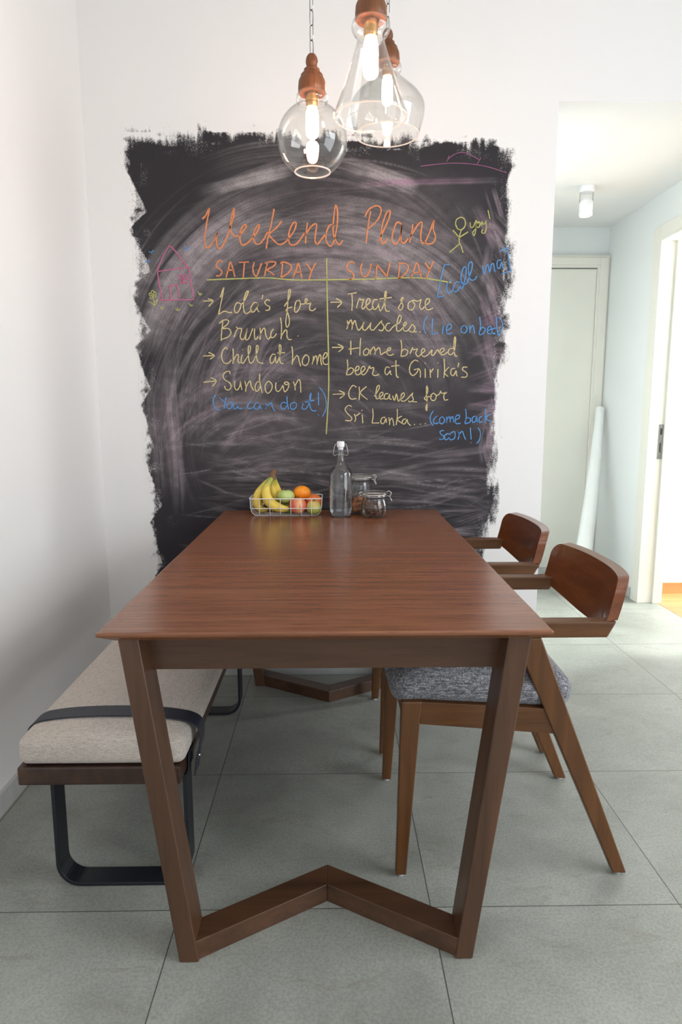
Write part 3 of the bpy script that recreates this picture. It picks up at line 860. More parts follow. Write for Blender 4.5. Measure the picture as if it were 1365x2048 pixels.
    for k in range(16):     # broad pale crescent on the upper left
        arc(-.02 + rng.normal(0, .03), 1.25 + rng.normal(0, .03), rng.uniform(.62, .80), rng.uniform(.05, .12), 105 + rng.uniform(-8, 14), 160 + rng.uniform(-10, 12), rng.uniform(.16, .36), rng.uniform(.0, .25))
    for k in range(12):     # right-hand strokes falling away
        arc(-.1 + rng.normal(0, .05), .95 + rng.normal(0, .06), rng.uniform(.7, 1.05), rng.uniform(.05, .11), 38 + rng.uniform(-8, 6), 88 + rng.uniform(-8, 8), rng.uniform(.10, .25), rng.uniform(0, .2))
    for k in range(26):     # small fans in the middle left
        arc(-.28 + rng.normal(0, .08), .92 + rng.normal(0, .08), rng.uniform(.12, .42), rng.uniform(.02, .06), 60 + rng.uniform(-30, 20), 150 + rng.uniform(-20, 30), rng.uniform(.07, .22), rng.uniform(.1, .5))
    for k in range(34):     # level streaks between and below the writing
        z = rng.uniform(1.15, 2.1)
        x0 = rng.uniform(-.35, .3)
        straight(x0, z, x0 + rng.uniform(.2, .5), z + rng.uniform(-.05, .04), rng.uniform(.02, .07), rng.uniform(.06, .2), rng.uniform(0, .4))
    for k in range(40):
        z = rng.uniform(.70, 1.0)
        x0 = rng.uniform(-.62, .45)
        straight(x0, z, x0 + rng.uniform(.15, .5), z + rng.uniform(-.07, .06), rng.uniform(.02, .07), rng.uniform(.06, .24), rng.uniform(0, .35), .015)
    for k in range(12):     # zig-zag wiping on the lower right
        z = .95 - k * .035
        straight(.18 + rng.uniform(0, .12), z, .66, z + rng.uniform(-.10, .10), .03, rng.uniform(.12, .3), .05)
    for k in range(14):     # upright run on the far left
        x = -.70 + rng.normal(0, .035)
        straight(x, rng.uniform(1.15, 1.5), x + .02, rng.uniform(.72, .95), rng.uniform(.03, .07), rng.uniform(.10, .26), rng.uniform(.1, .45), .008)
    for k in range(6):      # two chalky patches under the top edge
        straight(.03 + rng.uniform(-.02, .05), 2.15 + rng.normal(0, .012), .36, 2.085 + rng.normal(0, .01), rng.uniform(.03, .05), rng.uniform(.25, .42), .0)
        straight(-.55 + rng.uniform(-.03, .05), 2.03 + rng.normal(0, .02), -.16, 2.13 + rng.normal(0, .02), rng.uniform(.03, .06), rng.uniform(.18, .34), .0)
    straight(.02, 2.06, .70, 2.11, .03, .3, .9, .01)
    for k in range(24):     # pink and pale band along the right border
        z = rng.uniform(1.05, 2.12)
        straight(.66 + rng.normal(0, .03), z, .70 + rng.normal(0, .03), z - rng.uniform(.08, .2), rng.uniform(.03, .07), rng.uniform(.2, .5), rng.uniform(.2, .8), .01)
    for k in range(14):
        z = rng.uniform(1.1, 1.55)
        straight(.60 + rng.normal(0, .03), z, .76, z + rng.uniform(-.05, .14), rng.uniform(.03, .06), rng.uniform(.18, .42), rng.uniform(.4, 1.0), .01)
    for k in range(9):
        z = rng.uniform(.6, .85)
        straight(.55 + rng.normal(0, .05), z, .70, z + rng.uniform(-.1, .1), rng.uniform(.02, .05), rng.uniform(.08, .22), 0, .01)
    for k in range(150):    # fine single bristle lines
        z = rng.uniform(.46, 1.12)
        x0 = rng.uniform(-.68, .5)
        straight(x0, z, x0 + rng.uniform(.1, .38), z + rng.uniform(-.06, .07), rng.uniform(.006, .02), rng.uniform(.10, .34), rng.uniform(0, .3), .012)
    for k in range(110):
        a = rng.uniform(25, 175)
        arc(rng.normal(-.06, .09), rng.normal(1.15, .12), rng.uniform(.15, .95), rng.uniform(.005, .018), a - rng.uniform(8, 26), a + rng.uniform(8, 26), rng.uniform(.10, .30), rng.uniform(0, .35))
    chalk *= .25 + .75 * cornerdark
    mott = .72 + .56 * vnoise(.03, .02, 30)
    chalk = np.clip(chalk * mott, 0, .75)
    pink = np.clip(pink * .75, 0, 1)

    inside = cov > 0.03
    vid = np.arange(nx * nz).reshape(nx, nz)
    keep = inside[:-1, :-1] | inside[1:, :-1] | inside[:-1, 1:] | inside[1:, 1:]
    quads = np.stack([vid[:-1, :-1][keep], vid[1:, :-1][keep], vid[1:, 1:][keep], vid[:-1, 1:][keep]], 1)
    used = np.unique(quads)
    remap = -np.ones(nx * nz, dtype=np.int64)
    remap[used] = np.arange(len(used))
    quads = remap[quads]
    y = WB - 0.0008 - 0.0008 * cov
    co = np.stack([X.ravel()[used], y.ravel()[used], Z.ravel()[used]], 1)
    co -= np.array([-0.04, WB, 1.3])
    me = bpy.data.meshes.new('chalkboard')
    me.vertices.add(len(co))
    me.vertices.foreach_set('co', co.ravel())
    me.loops.add(quads.size)
    me.loops.foreach_set('vertex_index', quads.ravel().astype(np.int32))
    me.polygons.add(len(quads))
    me.polygons.foreach_set('loop_start', np.arange(0, quads.size, 4, dtype=np.int32))
    me.polygons.foreach_set('loop_total', np.full(len(quads), 4, dtype=np.int32))
    me.update(calc_edges=True)
    me.validate()
    at = me.attributes.new('paint', 'FLOAT_COLOR', 'POINT')
    data = np.stack([cov.ravel()[used], chalk.ravel()[used], pink.ravel()[used], np.ones(len(used))], 1)
    at.data.foreach_set('color', data.astype(np.float32).ravel())
    me.materials.append(M['board'])
    o = bpy.data.objects.new('chalkboard', me)
    COL.objects.link(o)
    o.location = (-0.04, WB, 1.3)
    ORG[o.name] = (-0.04, WB, 1.3)
    return tag(o, 'large black chalkboard paint area with ragged edges on the back wall', 'chalkboard')


board = build_board()
rs = random.Random(5)
for nm, lab, colr, wmm, data in CHALK:
    mb = MB()
    for line in data.split(';'):
        pts = [tuple(float(c) / 1000 for c in t.split(',')) for t in line.split()]
        P = catmull([(x, 0.0, z) for x, z in pts], 6)
        rings = []
        for i, p in enumerate(P):
            t = (P[min(i + 1, len(P) - 1)] - P[max(i - 1, 0)])
            t = t.normalized() if t.length > 1e-9 else Vector((1, 0, 0))
            nrm = Vector((-t.z, 0, t.x))
            w = 0.86 * wmm / 2000.0 * rs.uniform(0.72, 1.05)
            ya, yb = WB - 0.0016, WB - 0.0034
            a, b = p + nrm * w, p - nrm * w
            a2, b2 = p + nrm * w * 0.7, p - nrm * w * 0.7
            rings.append([(a.x, ya, a.z), (b.x, ya, b.z), (b2.x, yb, b2.z), (a2.x, yb, a2.z)])
        mb.loft(rings)
    o = mb.build(nm, CH[colr], board)
    if lab:
        o['label'] = lab

# ---------------------------------------------------------------- dining table
tb = thing('dining_table', 'long walnut-stained dining table with sloping legs and V-shaped foot rails', 'table', (-0.009, 2.03, 0))


def top_ring(z, ins):
    return [(-0.460 + ins, 1.237 + ins, z), (0.434 - ins, 1.237 + ins, z), (0.452 - ins, 2.826 - ins, z), (-0.463 + ins, 2.826 - ins, z)]


MB().loft([top_ring(0.728, 0.026), top_ring(0.7425, 0.001), top_ring(0.7485, 0.0), top_ring(0.7515, 0.003)]).build('tabletop', M['top'], tb, bevel=0.0015, seg=2)
for s, (xt0, xt1, xb0, xb1) in (('l', (-.428, -.387, -.333, -.291)), ('r', (.354, .401, .264, .302))):
    for ya, yb in ((1.268, 1.348), (2.716, 2.796)):
        MB().hexa([(xb0, ya, 0), (xb1, ya, 0), (xb1, yb, 0), (xb0, yb, 0), (xt0, ya, .729), (xt1, ya, .729), (xt1, yb, .729), (xt0, yb, .729)]).build('leg', M['leg'], tb, bevel=0.003, seg=3)
MB().box((-.392, 1.322, .643), (.366, 1.345, .729)).build('apron', M['apron'], tb, bevel=0.0015)
MB().box((-.392, 2.719, .643), (.366, 2.742, .729)).build('apron', M['apron'], tb, bevel=0.0015)
MB().box((-.405, 1.348, .643), (-.384, 2.716, .729)).build('apron', M['apron_y'], tb, bevel=0.0015)
MB().box((.360, 1.348, .643), (.381, 2.716, .729)).build('apron', M['apron_y'], tb, bevel=0.0015)
for sgn in (1, -1):
    def yy(v):
        return v if sgn > 0 else 4.064 - v
    for xa in (-.302, .274):
        p = [(xa, yy(1.2705)), (-.015, yy(1.444)), (-.015, yy(1.516)), (xa, yy(1.342))]
        if (xa < 0) != (sgn > 0):
            p = p[::-1]
        MB().hexa([(x, y, 0.0) for x, y in p] + [(x, y, .046) for x, y in p]).build('foot_rail', M['apron'], tb, bevel=0.002)

# ---------------------------------------------------------------- dining chairs


def make_chair():
    t = thing('dining_chair', '', 'chair', (0.45, 1.757, 0), 'dining chairs along the right side of the table')
    for ya, yb, s in ((1.522, 1.552, 1), (1.963, 1.993, -1)):
        MB().hexa([(.159, ya + .002, .006), (.186, ya + .002, .006), (.186, yb - .002, .006), (.159, yb - .002, .006),
                   (.1685, ya, .474), (.218, ya, .474), (.218, yb, .474), (.1685, yb, .474)]).build('front_leg', M['chair_leg'], t, bevel=0.003)
        MB().lathe([(0, 0), (.008, 0), (.009, .007), (0, .007)], (.173, (ya + yb) / 2, 0), 14).build('glide', M['glide'], t.children[-1])
        MB().hexa([(.716, ya, .006), (.750, ya, .006), (.750, yb, .006), (.716, yb, .006),
                   (.438, ya, .634), (.505, ya, .634), (.505, yb, .634), (.438, yb, .634)]).build('rear_leg', M['chair_leg'], t, bevel=0.003)
        MB().lathe([(0, 0), (.009, 0), (.010, .007), (0, .007)], (.733, (ya + yb) / 2, 0), 14).build('glide', M['glide'], t.children[-1])
        y0, y1 = ya + .004, yb - .004
        MB().hexa([(.215, y0, .414), (.556, y0, .385), (.556, y1, .385), (.215, y1, .414), (.215, y0, .472), (.525, y0, .452), (.525, y1, .452), (.215, y1, .472)]).build('seat_rail', M['chair_rail'], t, bevel=0.0015)
        za, zb = .634, .674
        w = .040
        a, b = (ya, ya + w) if s > 0 else (yb - w, yb)
        MB().hexa([(.425, a, za), (.664, a, za), (.664, b, za), (.425, b, za), (.420, a, zb), (.685, a, zb), (.685, b, zb), (.420, b, zb)]).build('armrest', M['chair_rail'], t, bevel=0.004, seg=3)
    MB().box((.174, 1.552, .412), (.196, 1.963, .470)).build('seat_rail', M['chair_rail'], t, bevel=0.0015)
    MB().box((.515, 1.552, .388), (.537, 1.963, .450)).build('seat_rail', M['chair_rail'], t, bevel=0.0015)

    def tilt(q):
        q.z -= q.x * 0.055
        if q.x < -.17:
            q.z -= (-.17 - q.x) * .25
        return q
    rounded_box((.370, 1.7575, .499), (.442, .450, .088), .036, 12, 5, bulge_top=.018, bulge_side=.010, fn=tilt).build('seat', M['melange'], t, weld=True)
    # curved backrest resting on the armrests
    rings = []
    Y0, Y1 = 1.524, 1.991
    dd = [0, .0015, .005, .010, .016, .022, .030, .0385, .0395, .046] + [.046 + .1875 * i / 14 for i in range(1, 15)]
    ys = [Y0 + d for d in dd] + [Y1 - d for d in reversed(dd[:-1])]
    for y in ys:
        u = 2 * (y - Y0) / (Y1 - Y0) - 1
        d = min(y - Y0, Y1 - y)
        rr = .038
        ztop = .776 - (rr - math.sqrt(max(0, rr * rr - max(0, rr - d) ** 2)))
        zbot = .6735 if d < .039 else .656 - .031 * (1 - u * u)
        base = .655 + .040 * (1 - abs(u) ** 2.4)
        th = .028 - .004 * (1 - abs(u))
        ring = []
        for j in range(7):
            z = zbot + (ztop - zbot) * j / 6
            ring.append((base + .27 * (z - .66) - .05 * max(0, z - .70), y, z))
        for j in range(6, -1, -1):
            z = zbot + (ztop - zbot) * j / 6
            ring.append((base + .27 * (z - .66) - .05 * max(0, z - .70) + th, y, z + .004))
        rings.append(ring)
    MB().loft(rings, True, True, True).build('backrest', M['chair_back'], t, bevel=0.003)
    return t


def copy_tree(o, parent=None):
    c = o.copy()
    COL.objects.link(c)
    if parent is not None:
        c.parent = parent
    for ch in list(o.children):
        copy_tree(ch, c)
    return c


chair = make_chair()
chair2 = copy_tree(chair)
chair2.location = (0.452, 2.357, 0)
chair['label'] = 'brown wooden armchair with grey woven seat nearer the camera at the table'
chair2['label'] = 'brown wooden armchair at the table farther back, beside the black chalkboard edge'

# ---------------------------------------------------------------- bench with strapped cushion
bn = thing('bench', 'low dark wood bench with black steel loop legs along the left wall', 'bench', (-.554, 2.0, 0))
MB().box((-.746, 1.46, .300), (-.362, 2.548, .346)).build('seat_board', M['bench_wood'], bn, bevel=0.005, seg=3)


def loop_leg(yc):
    path = [(-.686, .299)]
    r = .055
    for a in range(0, 91, 10):
        path.append((-.686 + r - r * math.cos(math.radians(a)), .005 + r - r * math.sin(math.radians(a))))
    for a in range(0, 91, 10):
        path.append((-.363 - r + r * math.sin(math.radians(a)), .005 + r - r * math.cos(math.radians(a))))
    path.append((-.363, .299))
    MB().ribbon([(x, yc, z) for x, z in path], .060, .010, (0, 1, 0)).build('loop_leg', M['black_steel'], bn, bevel=0.002)


loop_leg(1.535)
loop_leg(2.472)
cu = thing('bench_cushion', 'beige linen cushion lying on the low bench, held by a black strap', 'cushion', (-.545, 2.0, .346))
rounded_box((-.547, 2.003, .3825), (.390, 1.080, .071), .021, 14, 5, bulge_top=.024, bulge_side=.006, vexp=14).build('pad', M['linen'], cu, weld=True)
soft = [(-.343, .283), (-.338, .325), (-.329, .36), (-.327, .39), (-.333, .409), (-.350, .4215), (-.38, .4300), (-.45, .4385), (-.547, .4415), (-.64, .4385), (-.70, .4315), (-.726, .4240), (-.742, .411), (-.7495, .39), (-.7525, .36), (-.7515, .33), (-.7510, .302)]
pp = catmull([Vector((x, 1.557, z)) for x, z in soft], 4)
pp += [Vector((x, 1.557, z)) for x, z in [(-.746, .2955), (-.55, .2955), (-.365, .2955), (-.3585, .30), (-.3565, .34), (-.350, .352)]]
strap = MB().ribbon(pp, .056, .003, (0, 1, 0)).build('strap', M['leather'], cu, bevel=0.0008)
tag(strap, 'black leather strap')
MB().lathe([(0, -.002), (.004, -.002), (.0045, .001), (.003, .003), (0, .0035)], (0, 0, 0), 14).build('rivet', M['rivet'], strap, origin=(0, 0, 0))
rv = strap.children[-1]
rv.location = Vector((-.3355, 1.553, .325)) - Vector(ORG[cu.name])
rv.rotation_euler = (0, PI / 2, 0)

# ---------------------------------------------------------------- pendant lamps


def chain_mesh(x, y, z0, z1):
    mb = MB()
    L, w, r = .040, .0058, .0014
    pitch = L - 2.6 * r
    n = int((z1 - z0) / pitch)
    for i in range(n + 1):
        zc = z0 + pitch * (i + .45)
        ang = PI / 4 + (PI / 2 if i % 2 else 0)
        dx, dy = math.cos(ang), math.sin(ang)
        path = []
        for k in range(12):
            a = 2 * PI * k / 12
            px_ = math.cos(a) * w
            pz = math.sin(a) * w + (L / 2 - w - r) * (1 if math.sin(a) > 1e-6 else -1 if math.sin(a) < -1e-6 else 0)
            path.append((x + dx * px_, y + dy * px_, zc + pz))
        mb.tube(path, r, 6, True)
    return mb


CAP = [(0, 0), (.0345, 0), (.0372, .004), (.0372, .016), (.0360, .030), (.0335, .0365), (.0305, .040), (.0300, .046), (.0262, .050), (.0215, .053), (.0215, .060), (.0190, .0625), (.0132, .0645), (.0130, .067), (.0158, .074), (.0165, .081), (.0145, .090), (.0100, .097), (.0050, .0995), (0, .100)]


def shade(outer, th=.0022):
    inner = [(max(r - th, .001), z) for r, z in reversed(outer)]
    return outer + inner + [outer[0]]


def smooth_prof(pts, n=6):
    return [(p.x, p.y) for p in catmull([Vector((r, z, 0)) for r, z in pts], n)]


def pendant(label, x, y, zcap, outer, bulb_top, bulb_len):
    t = thing('pendant_lamp', label, 'lamp', (x, y, CZ), 'glass pendant lamps over the table')
    cap = MB().lathe(CAP, (x, y, zcap), 36).build('wooden_cap', M['turned'], t)
    chain_mesh(x, y, zcap + .098, CZ - .022).build('chain', M['chain'], t)
    MB().lathe([(0, CZ - .03), (.03, CZ - .03), (.05, CZ - .018), (.052, CZ - .001), (0, CZ - .001)], (x, y, 0), 32).build('ceiling_rose', M['turned'], t)
    MB().lathe(shade(smooth_prof([(r, z) for r, z in outer], 6)), (x, y, 0), 72).build('glass_shade', M['lamp_glass'], t)
    rr_, zr_ = outer[-1]
    MB().tube([(x + (rr_ - .001) * math.cos(2 * PI * k / 72), y + (rr_ - .001) * math.sin(2 * PI * k / 72), zr_) for k in range(72)], .0022, 8, True).build('glass_rim', M['rim_glass'], t)
    MB().lathe([(0, bulb_top + .036), (.0165, bulb_top + .036), (.0175, bulb_top + .010), (.0150, bulb_top), (0, bulb_top)], (x, y, 0), 24).build('socket', M['brass'], t)
    r = .0170
    prof = [(0.009, bulb_top), (r * .85, bulb_top - .006), (r, bulb_top - .016), (r, bulb_top - bulb_len + r)]
    prof += [(r * math.cos(a), bulb_top - bulb_len + r - r * math.sin(a)) for a in (.3, .6, .9, 1.2, 1.45, PI / 2)]
    MB().lathe(prof, (x, y, 0), 20).build('bulb', M['bulb'], t)
    return t


gz, gr = 1.903, .095
gl = [(.0385, 2.020), (.0425, 2.012), (.0425, 2.000), (.0365, 1.993), (.0380, 1.9895)]
gl += [(gr * math.sin(math.radians(a)), gz + gr * math.cos(math.radians(a))) for a in range(32, 149, 9)]
gl += [(.0490, 1.8215)]
pendant('round glass globe pendant lamp on a chain, hanging lowest on the left', -.049, 1.934, 2.018, gl, 1.985, .080)
pendant('cone-shaped flared glass pendant lamp, nearest of the hanging lamps', .096, 1.705, 2.078,
        [(.0385, 2.080), (.0445, 2.072), (.0460, 2.060), (.0400, 2.048), (.0335, 2.040), (.0335, 2.030), (.0425, 2.000), (.0555, 1.962), (.0700, 1.920), (.0850, 1.882), (.0888, 1.874), (.0870, 1.868)], 2.042, .082)
pendant('wide onion-shaped glass pendant lamp hanging behind the cone-shaped one', .178, 2.235, 2.236,
        [(.0385, 2.238), (.0430, 2.230), (.0430, 2.216), (.0375, 2.208), (.0400, 2.200), (.0620, 2.180), (.0950, 2.150), (.1130, 2.125), (.1170, 2.106), (.1140, 2.080), (.1070, 2.055), (.1010, 2.036), (.0995, 2.032)], 2.200, .084)

# ---------------------------------------------------------------- wire basket and fruit
ZT = .7520
bk = thing('wire_basket', 'white wire basket of fruit at the far end of the dining table', 'basket', (-.186, 2.73, ZT))


def rrect(x0, x1, y0, y1, z, r, n=6):
    out = []
    for cx, cy, a0 in ((x1 - r, y1 - r, 0), (x0 + r, y1 - r, 90), (x0 + r, y0 + r, 180), (x1 - r, y0 + r, 270)):
        for k in range(n + 1):
            a = math.radians(a0 + 90 * k / n)
            out.append((cx + r * math.cos(a), cy + r * math.sin(a), z))
    return out


BX0, BX1, BY0, BY1, BZ = -.333, -.040, 2.655, 2.800, .826
MB().tube(rrect(BX0, BX1, BY0, BY1, BZ, .022), .0020, 8, True).build('rim', M['wire_white'], bk)
wg = MB().tube(rrect(BX0 + .002, BX1 - .002, BY0 + .002, BY1 - .002, .787, .024), .0015, 6, True)


def uwire(pt, a0, a1):
    r = .026
    path = [pt(a0, BZ), pt(a0 + .002, .787)]
    zb = ZT + .0016
    for k in range(0, 91, 15):
        a = math.radians(k)
        path.append(pt(a0 + .004 + r - r * math.cos(a), zb + r - r * math.sin(a)))
    for k in range(0, 91, 15):
        a = math.radians(k)
        path.append(pt(a1 - .004 - r + r * math.sin(a), zb + r - r * math.cos(a)))
    path += [pt(a1 - .002, .787), pt(a1, BZ)]
    wg.tube(path, .0014, 6)


for x in (-.291, -.249, -.207, -.165, -.124, -.082):
    uwire(lambda a, z, x=x: (x, a, z), BY0, BY1)
for y in (2.692, 2.7275, 2.763):
    uwire(lambda a, z, y=y: (a, y, z), BX0, BX1)
wg.build('wire_grid', M['wire_white'], bk)


def fruit_mat(name, stops, axis=2, scale=1.0, rough=0.35, spots=0.0):
    m, nt, b = mat(name)
    tc = N(nt, 'TexCoord').outputs['Generated']
    sp = N(nt, 'SeparateXYZ')
    nt.links.new(tc, sp.inputs[0])
    n = noise(nt, mapping(nt, (scale * 28,) * 3), 1.0, 5, 0.6, 0.5)
    f = math_(nt, 'ADD', sp.outputs[axis], math_(nt, 'MULTIPLY', math_(nt, 'SUBTRACT', n.outputs[0], 0.5), 0.7))
    r = ramp(nt, stops, f)
    c = r.outputs[0]
    if spots:
        k = noise(nt, mapping(nt, (420,) * 3), 1.0, 2)
        s = ramp(nt, [(0.62, (0, 0, 0)), (0.72, (spots,) * 3)], k.outputs[0])
        c = mixc(nt, s.outputs[0], c, srgb(96, 66, 30))
    nt.links.new(c, b.inputs['Base Color'])
    b.inputs['Roughness'].default_value = rough
    bump(nt, b, n.outputs[0], 0.05, 0.001)
    return m


M['banana'] = fruit_mat('banana_skin', [(0.0, srgb(170, 160, 70)), (0.18, srgb(228, 198, 82)), (0.68, srgb(232, 204, 92)), (0.95, srgb(150, 165, 70))], 2, 1.0, 0.45, 0.25)
M['banana_stem'] = plain('brown_banana_stem', srgb(120, 88, 60), 0.7)
M['guava'] = fruit_mat('green_guava_skin', [(0.1, srgb(158, 178, 96)), (0.7, srgb(188, 206, 128))], 2, 1.0, 0.4)
M['orange'] = fruit_mat('orange_skin', [(0.1, srgb(240, 122, 16)), (0.8, srgb(255, 158, 34))], 2, 3.0, 0.4)
M['apple'] = fruit_mat('red_blush_apple_skin', [(0.15, srgb(212, 98, 84)), (0.4, srgb(234, 140, 112)), (0.6, srgb(244, 196, 132)), (0.85, srgb(222, 112, 96))], 0, 1.0, 0.28)
M['pear'] = fruit_mat('yellow_green_pear_skin', [(0.1, srgb(150, 164, 70)), (0.55, srgb(196, 196, 104)), (0.8, srgb(214, 186, 110))], 2, 1.0, 0.4, 0.35)
M['tangerine'] = fruit_mat('red_orange_skin', [(0.1, srgb(196, 84, 40)), (0.8, srgb(222, 120, 58))], 2, 2.0, 0.4)
M['stalk'] = plain('brown_stalk', srgb(88, 70, 46), 0.8)

bb = thing('banana_bunch', 'bunch of yellow bananas standing in the left of the wire basket', 'bananas', (-.255, 2.70, ZT + .004))
RB = [.0075, .0105, .0150, .0180, .0190, .0185, .0165, .0125, .0060]


def banana(pts, rmul=1.0):
    P = catmull([Vector(p) for p in pts], 6)
    k = len(P)
    rad = [float(np.interp(i / (k - 1) * 8, range(9), RB)) * rmul for i in range(k)]
    o = MB().tube(P, rad, 12).build('banana', M['banana'], bb)
    t = (P[-1] - P[-3]).normalized()
    MB().tube([P[-1] - t * .003, P[-1] + t * .003, P[-1] + t * .007], [.0052, .0046, .0030], 8).build('tip', M['banana_stem'], o)


banana([(-.246, 2.712, .906), (-.272, 2.708, .878), (-.300, 2.706, .838), (-.303, 2.706, .800), (-.288, 2.706, .776), (-.262, 2.706, .7755)])
banana([(-.243, 2.700, .906), (-.264, 2.690, .868), (-.262, 2.681, .828), (-.238, 2.679, .797), (-.204, 2.680, .7835), (-.176, 2.681, .7815)], 1.12)
banana([(-.240, 2.722, .906), (-.247, 2.736, .868), (-.240, 2.744, .834), (-.220, 2.748, .805), (-.195, 2.750, .788)], .95)
banana([(-.235, 2.726, .907), (-.233, 2.752, .872), (-.224, 2.764, .838), (-.208, 2.768, .812), (-.186, 2.768, .794)], .95)
MB().tube([(-.242, 2.712, .898), (-.242, 2.712, .912), (-.238, 2.712, .924), (-.230, 2.712, .932), (-.226, 2.712, .934)], [.0165, .0145, .0115, .0100, .0085], 10).build('bunch_stem', M['banana_stem'], bb)


def ribbed(th, ph):
    return 1 + .045 * math.sin(th) * abs(math.cos(3.5 * ph)) - .16 * math.exp(-((PI - th) / .35) ** 2) - .1 * math.exp(-(th / .4) ** 2)


def apple_fn(th, ph):
    return 1 - .20 * math.exp(-((PI - th) / .32) ** 2) - .12 * math.exp(-(th / .35) ** 2)


def round_fruit(name, label, cat, c, r, m, fn=None, stalk=True):
    t = thing(name, label, cat, (c[0], c[1], c[2] - r[2]))
    o = blob(c, *r, fn=fn).build('flesh', m, t)
    if stalk:
        zt = c[2] + r[2] * (fn(PI, 0) if fn else 1)
        MB().tube([(c[0], c[1], zt - .002), (c[0] + .001, c[1], zt + .004), (c[0] + .003, c[1] - .001, zt + .008)], [.0028, .0020, .0026], 8).build('stalk', M['stalk'], t)
    return t


round_fruit('guava', 'ribbed pale green guava in the basket beside the bananas', 'fruit', (-.190, 2.727, .826), (.036, .036, .030), M['guava'], ribbed)
round_fruit('orange', 'bright orange fruit on top of the others in the basket', 'fruit', (-.124, 2.752, .838), (.037, .034, .030), M['orange'], None)
round_fruit('apple', 'red and yellow blushed apple at the front of the basket, under the orange', 'fruit', (-.139, 2.697, .793), (.0365, .036, .0345), M['apple'], apple_fn)
round_fruit('pear', 'yellow-green freckled pear at the right end of the basket', 'fruit', (-.074, 2.694, .785), (.0310, .030, .0310), M['pear'], apple_fn)
round_fruit('tangerine', 'red-orange fruit half hidden behind the yellow-green pear', 'fruit', (-.076, 2.757, .800), (.036, .033, .033), M['tangerine'], None, False)
round_fruit('lime', 'small green fruit hidden low in the basket behind the apple', 'fruit', (-.175, 2.740, .777), (.026, .026, .0225), M['guava'], None, False)

# ---------------------------------------------------------------- bottle and jars
mw, ntw, bw = mat('water')
bw.inputs['Base Color'].default_value = (0.95, 0.98, 1, 1)
bw.inputs['Transmission Weight'].default_value = 1.0
bw.inputs['Roughness'].default_value = 0.0
bw.inputs['IOR'].default_value = 1.33
M['water'] = mw
BXc, BYc = .036, 2.660
bt = thing('water_bottle', 'clear glass swing-top bottle of water standing between basket and jars', 'bottle', (BXc, BYc, ZT))
bout = [(.0005, .0035), (.036, .0015), (.0430, .0040), (.0462, .012), (.0470, .03), (.0472, .10), (.0471, .165), (.0458, .178), (.0410, .190), (.0325, .2015), (.0232, .213), (.0175, .226), (.0150, .240), (.0142, .254), (.0138, .262), (.0160, .2635), (.0160, .268), (.0135, .270), (.0132, .278)]
MB().lathe(shade([(r, z) for r, z in bout], .0026), (BXc, BYc, ZT), 48).build('glass_body', M['glass'], bt)
win = [(.0005, .0075), (.0390, .0075), (.0430, .014), (.0438, .03), (.0438, .165), (.0422, .178), (.0370, .190), (.0290, .2005), (.0005, .2005)]
MB().lathe(win, (BXc, BYc, ZT), 48).build('water', M['water'], bt)
MB().lathe([(.0005, .270), (.0105, .270), (.0110, .279), (.0150, .281), (.0156, .290), (.0150, .300), (.0135, .303), (.0005, .303)], (BXc, BYc, ZT), 28).build('stopper', M['white_plastic'], bt)
bw_ = MB()
for s in (-1, 1):
    bw_.tube(catmull([(BXc + s * .0155, BYc, ZT + .250), (BXc + s * .0235, BYc, ZT + .247), (BXc + s * .0285, BYc - .002, ZT + .252), (BXc + s * .0265, BYc - .003, ZT + .272), (BXc + s * .0215, BYc, ZT + .290), (BXc + s * .0145, BYc, ZT + .292)], 5), .0014, 8)
bw_.tube([(BXc + .0168 * math.cos(2 * PI * k / 24), BYc + .0168 * math.sin(2 * PI * k / 24), ZT + .2515) for k in range(24)], .0012, 6, True)
bw_.build('bail_wire', M['steel'], bt)


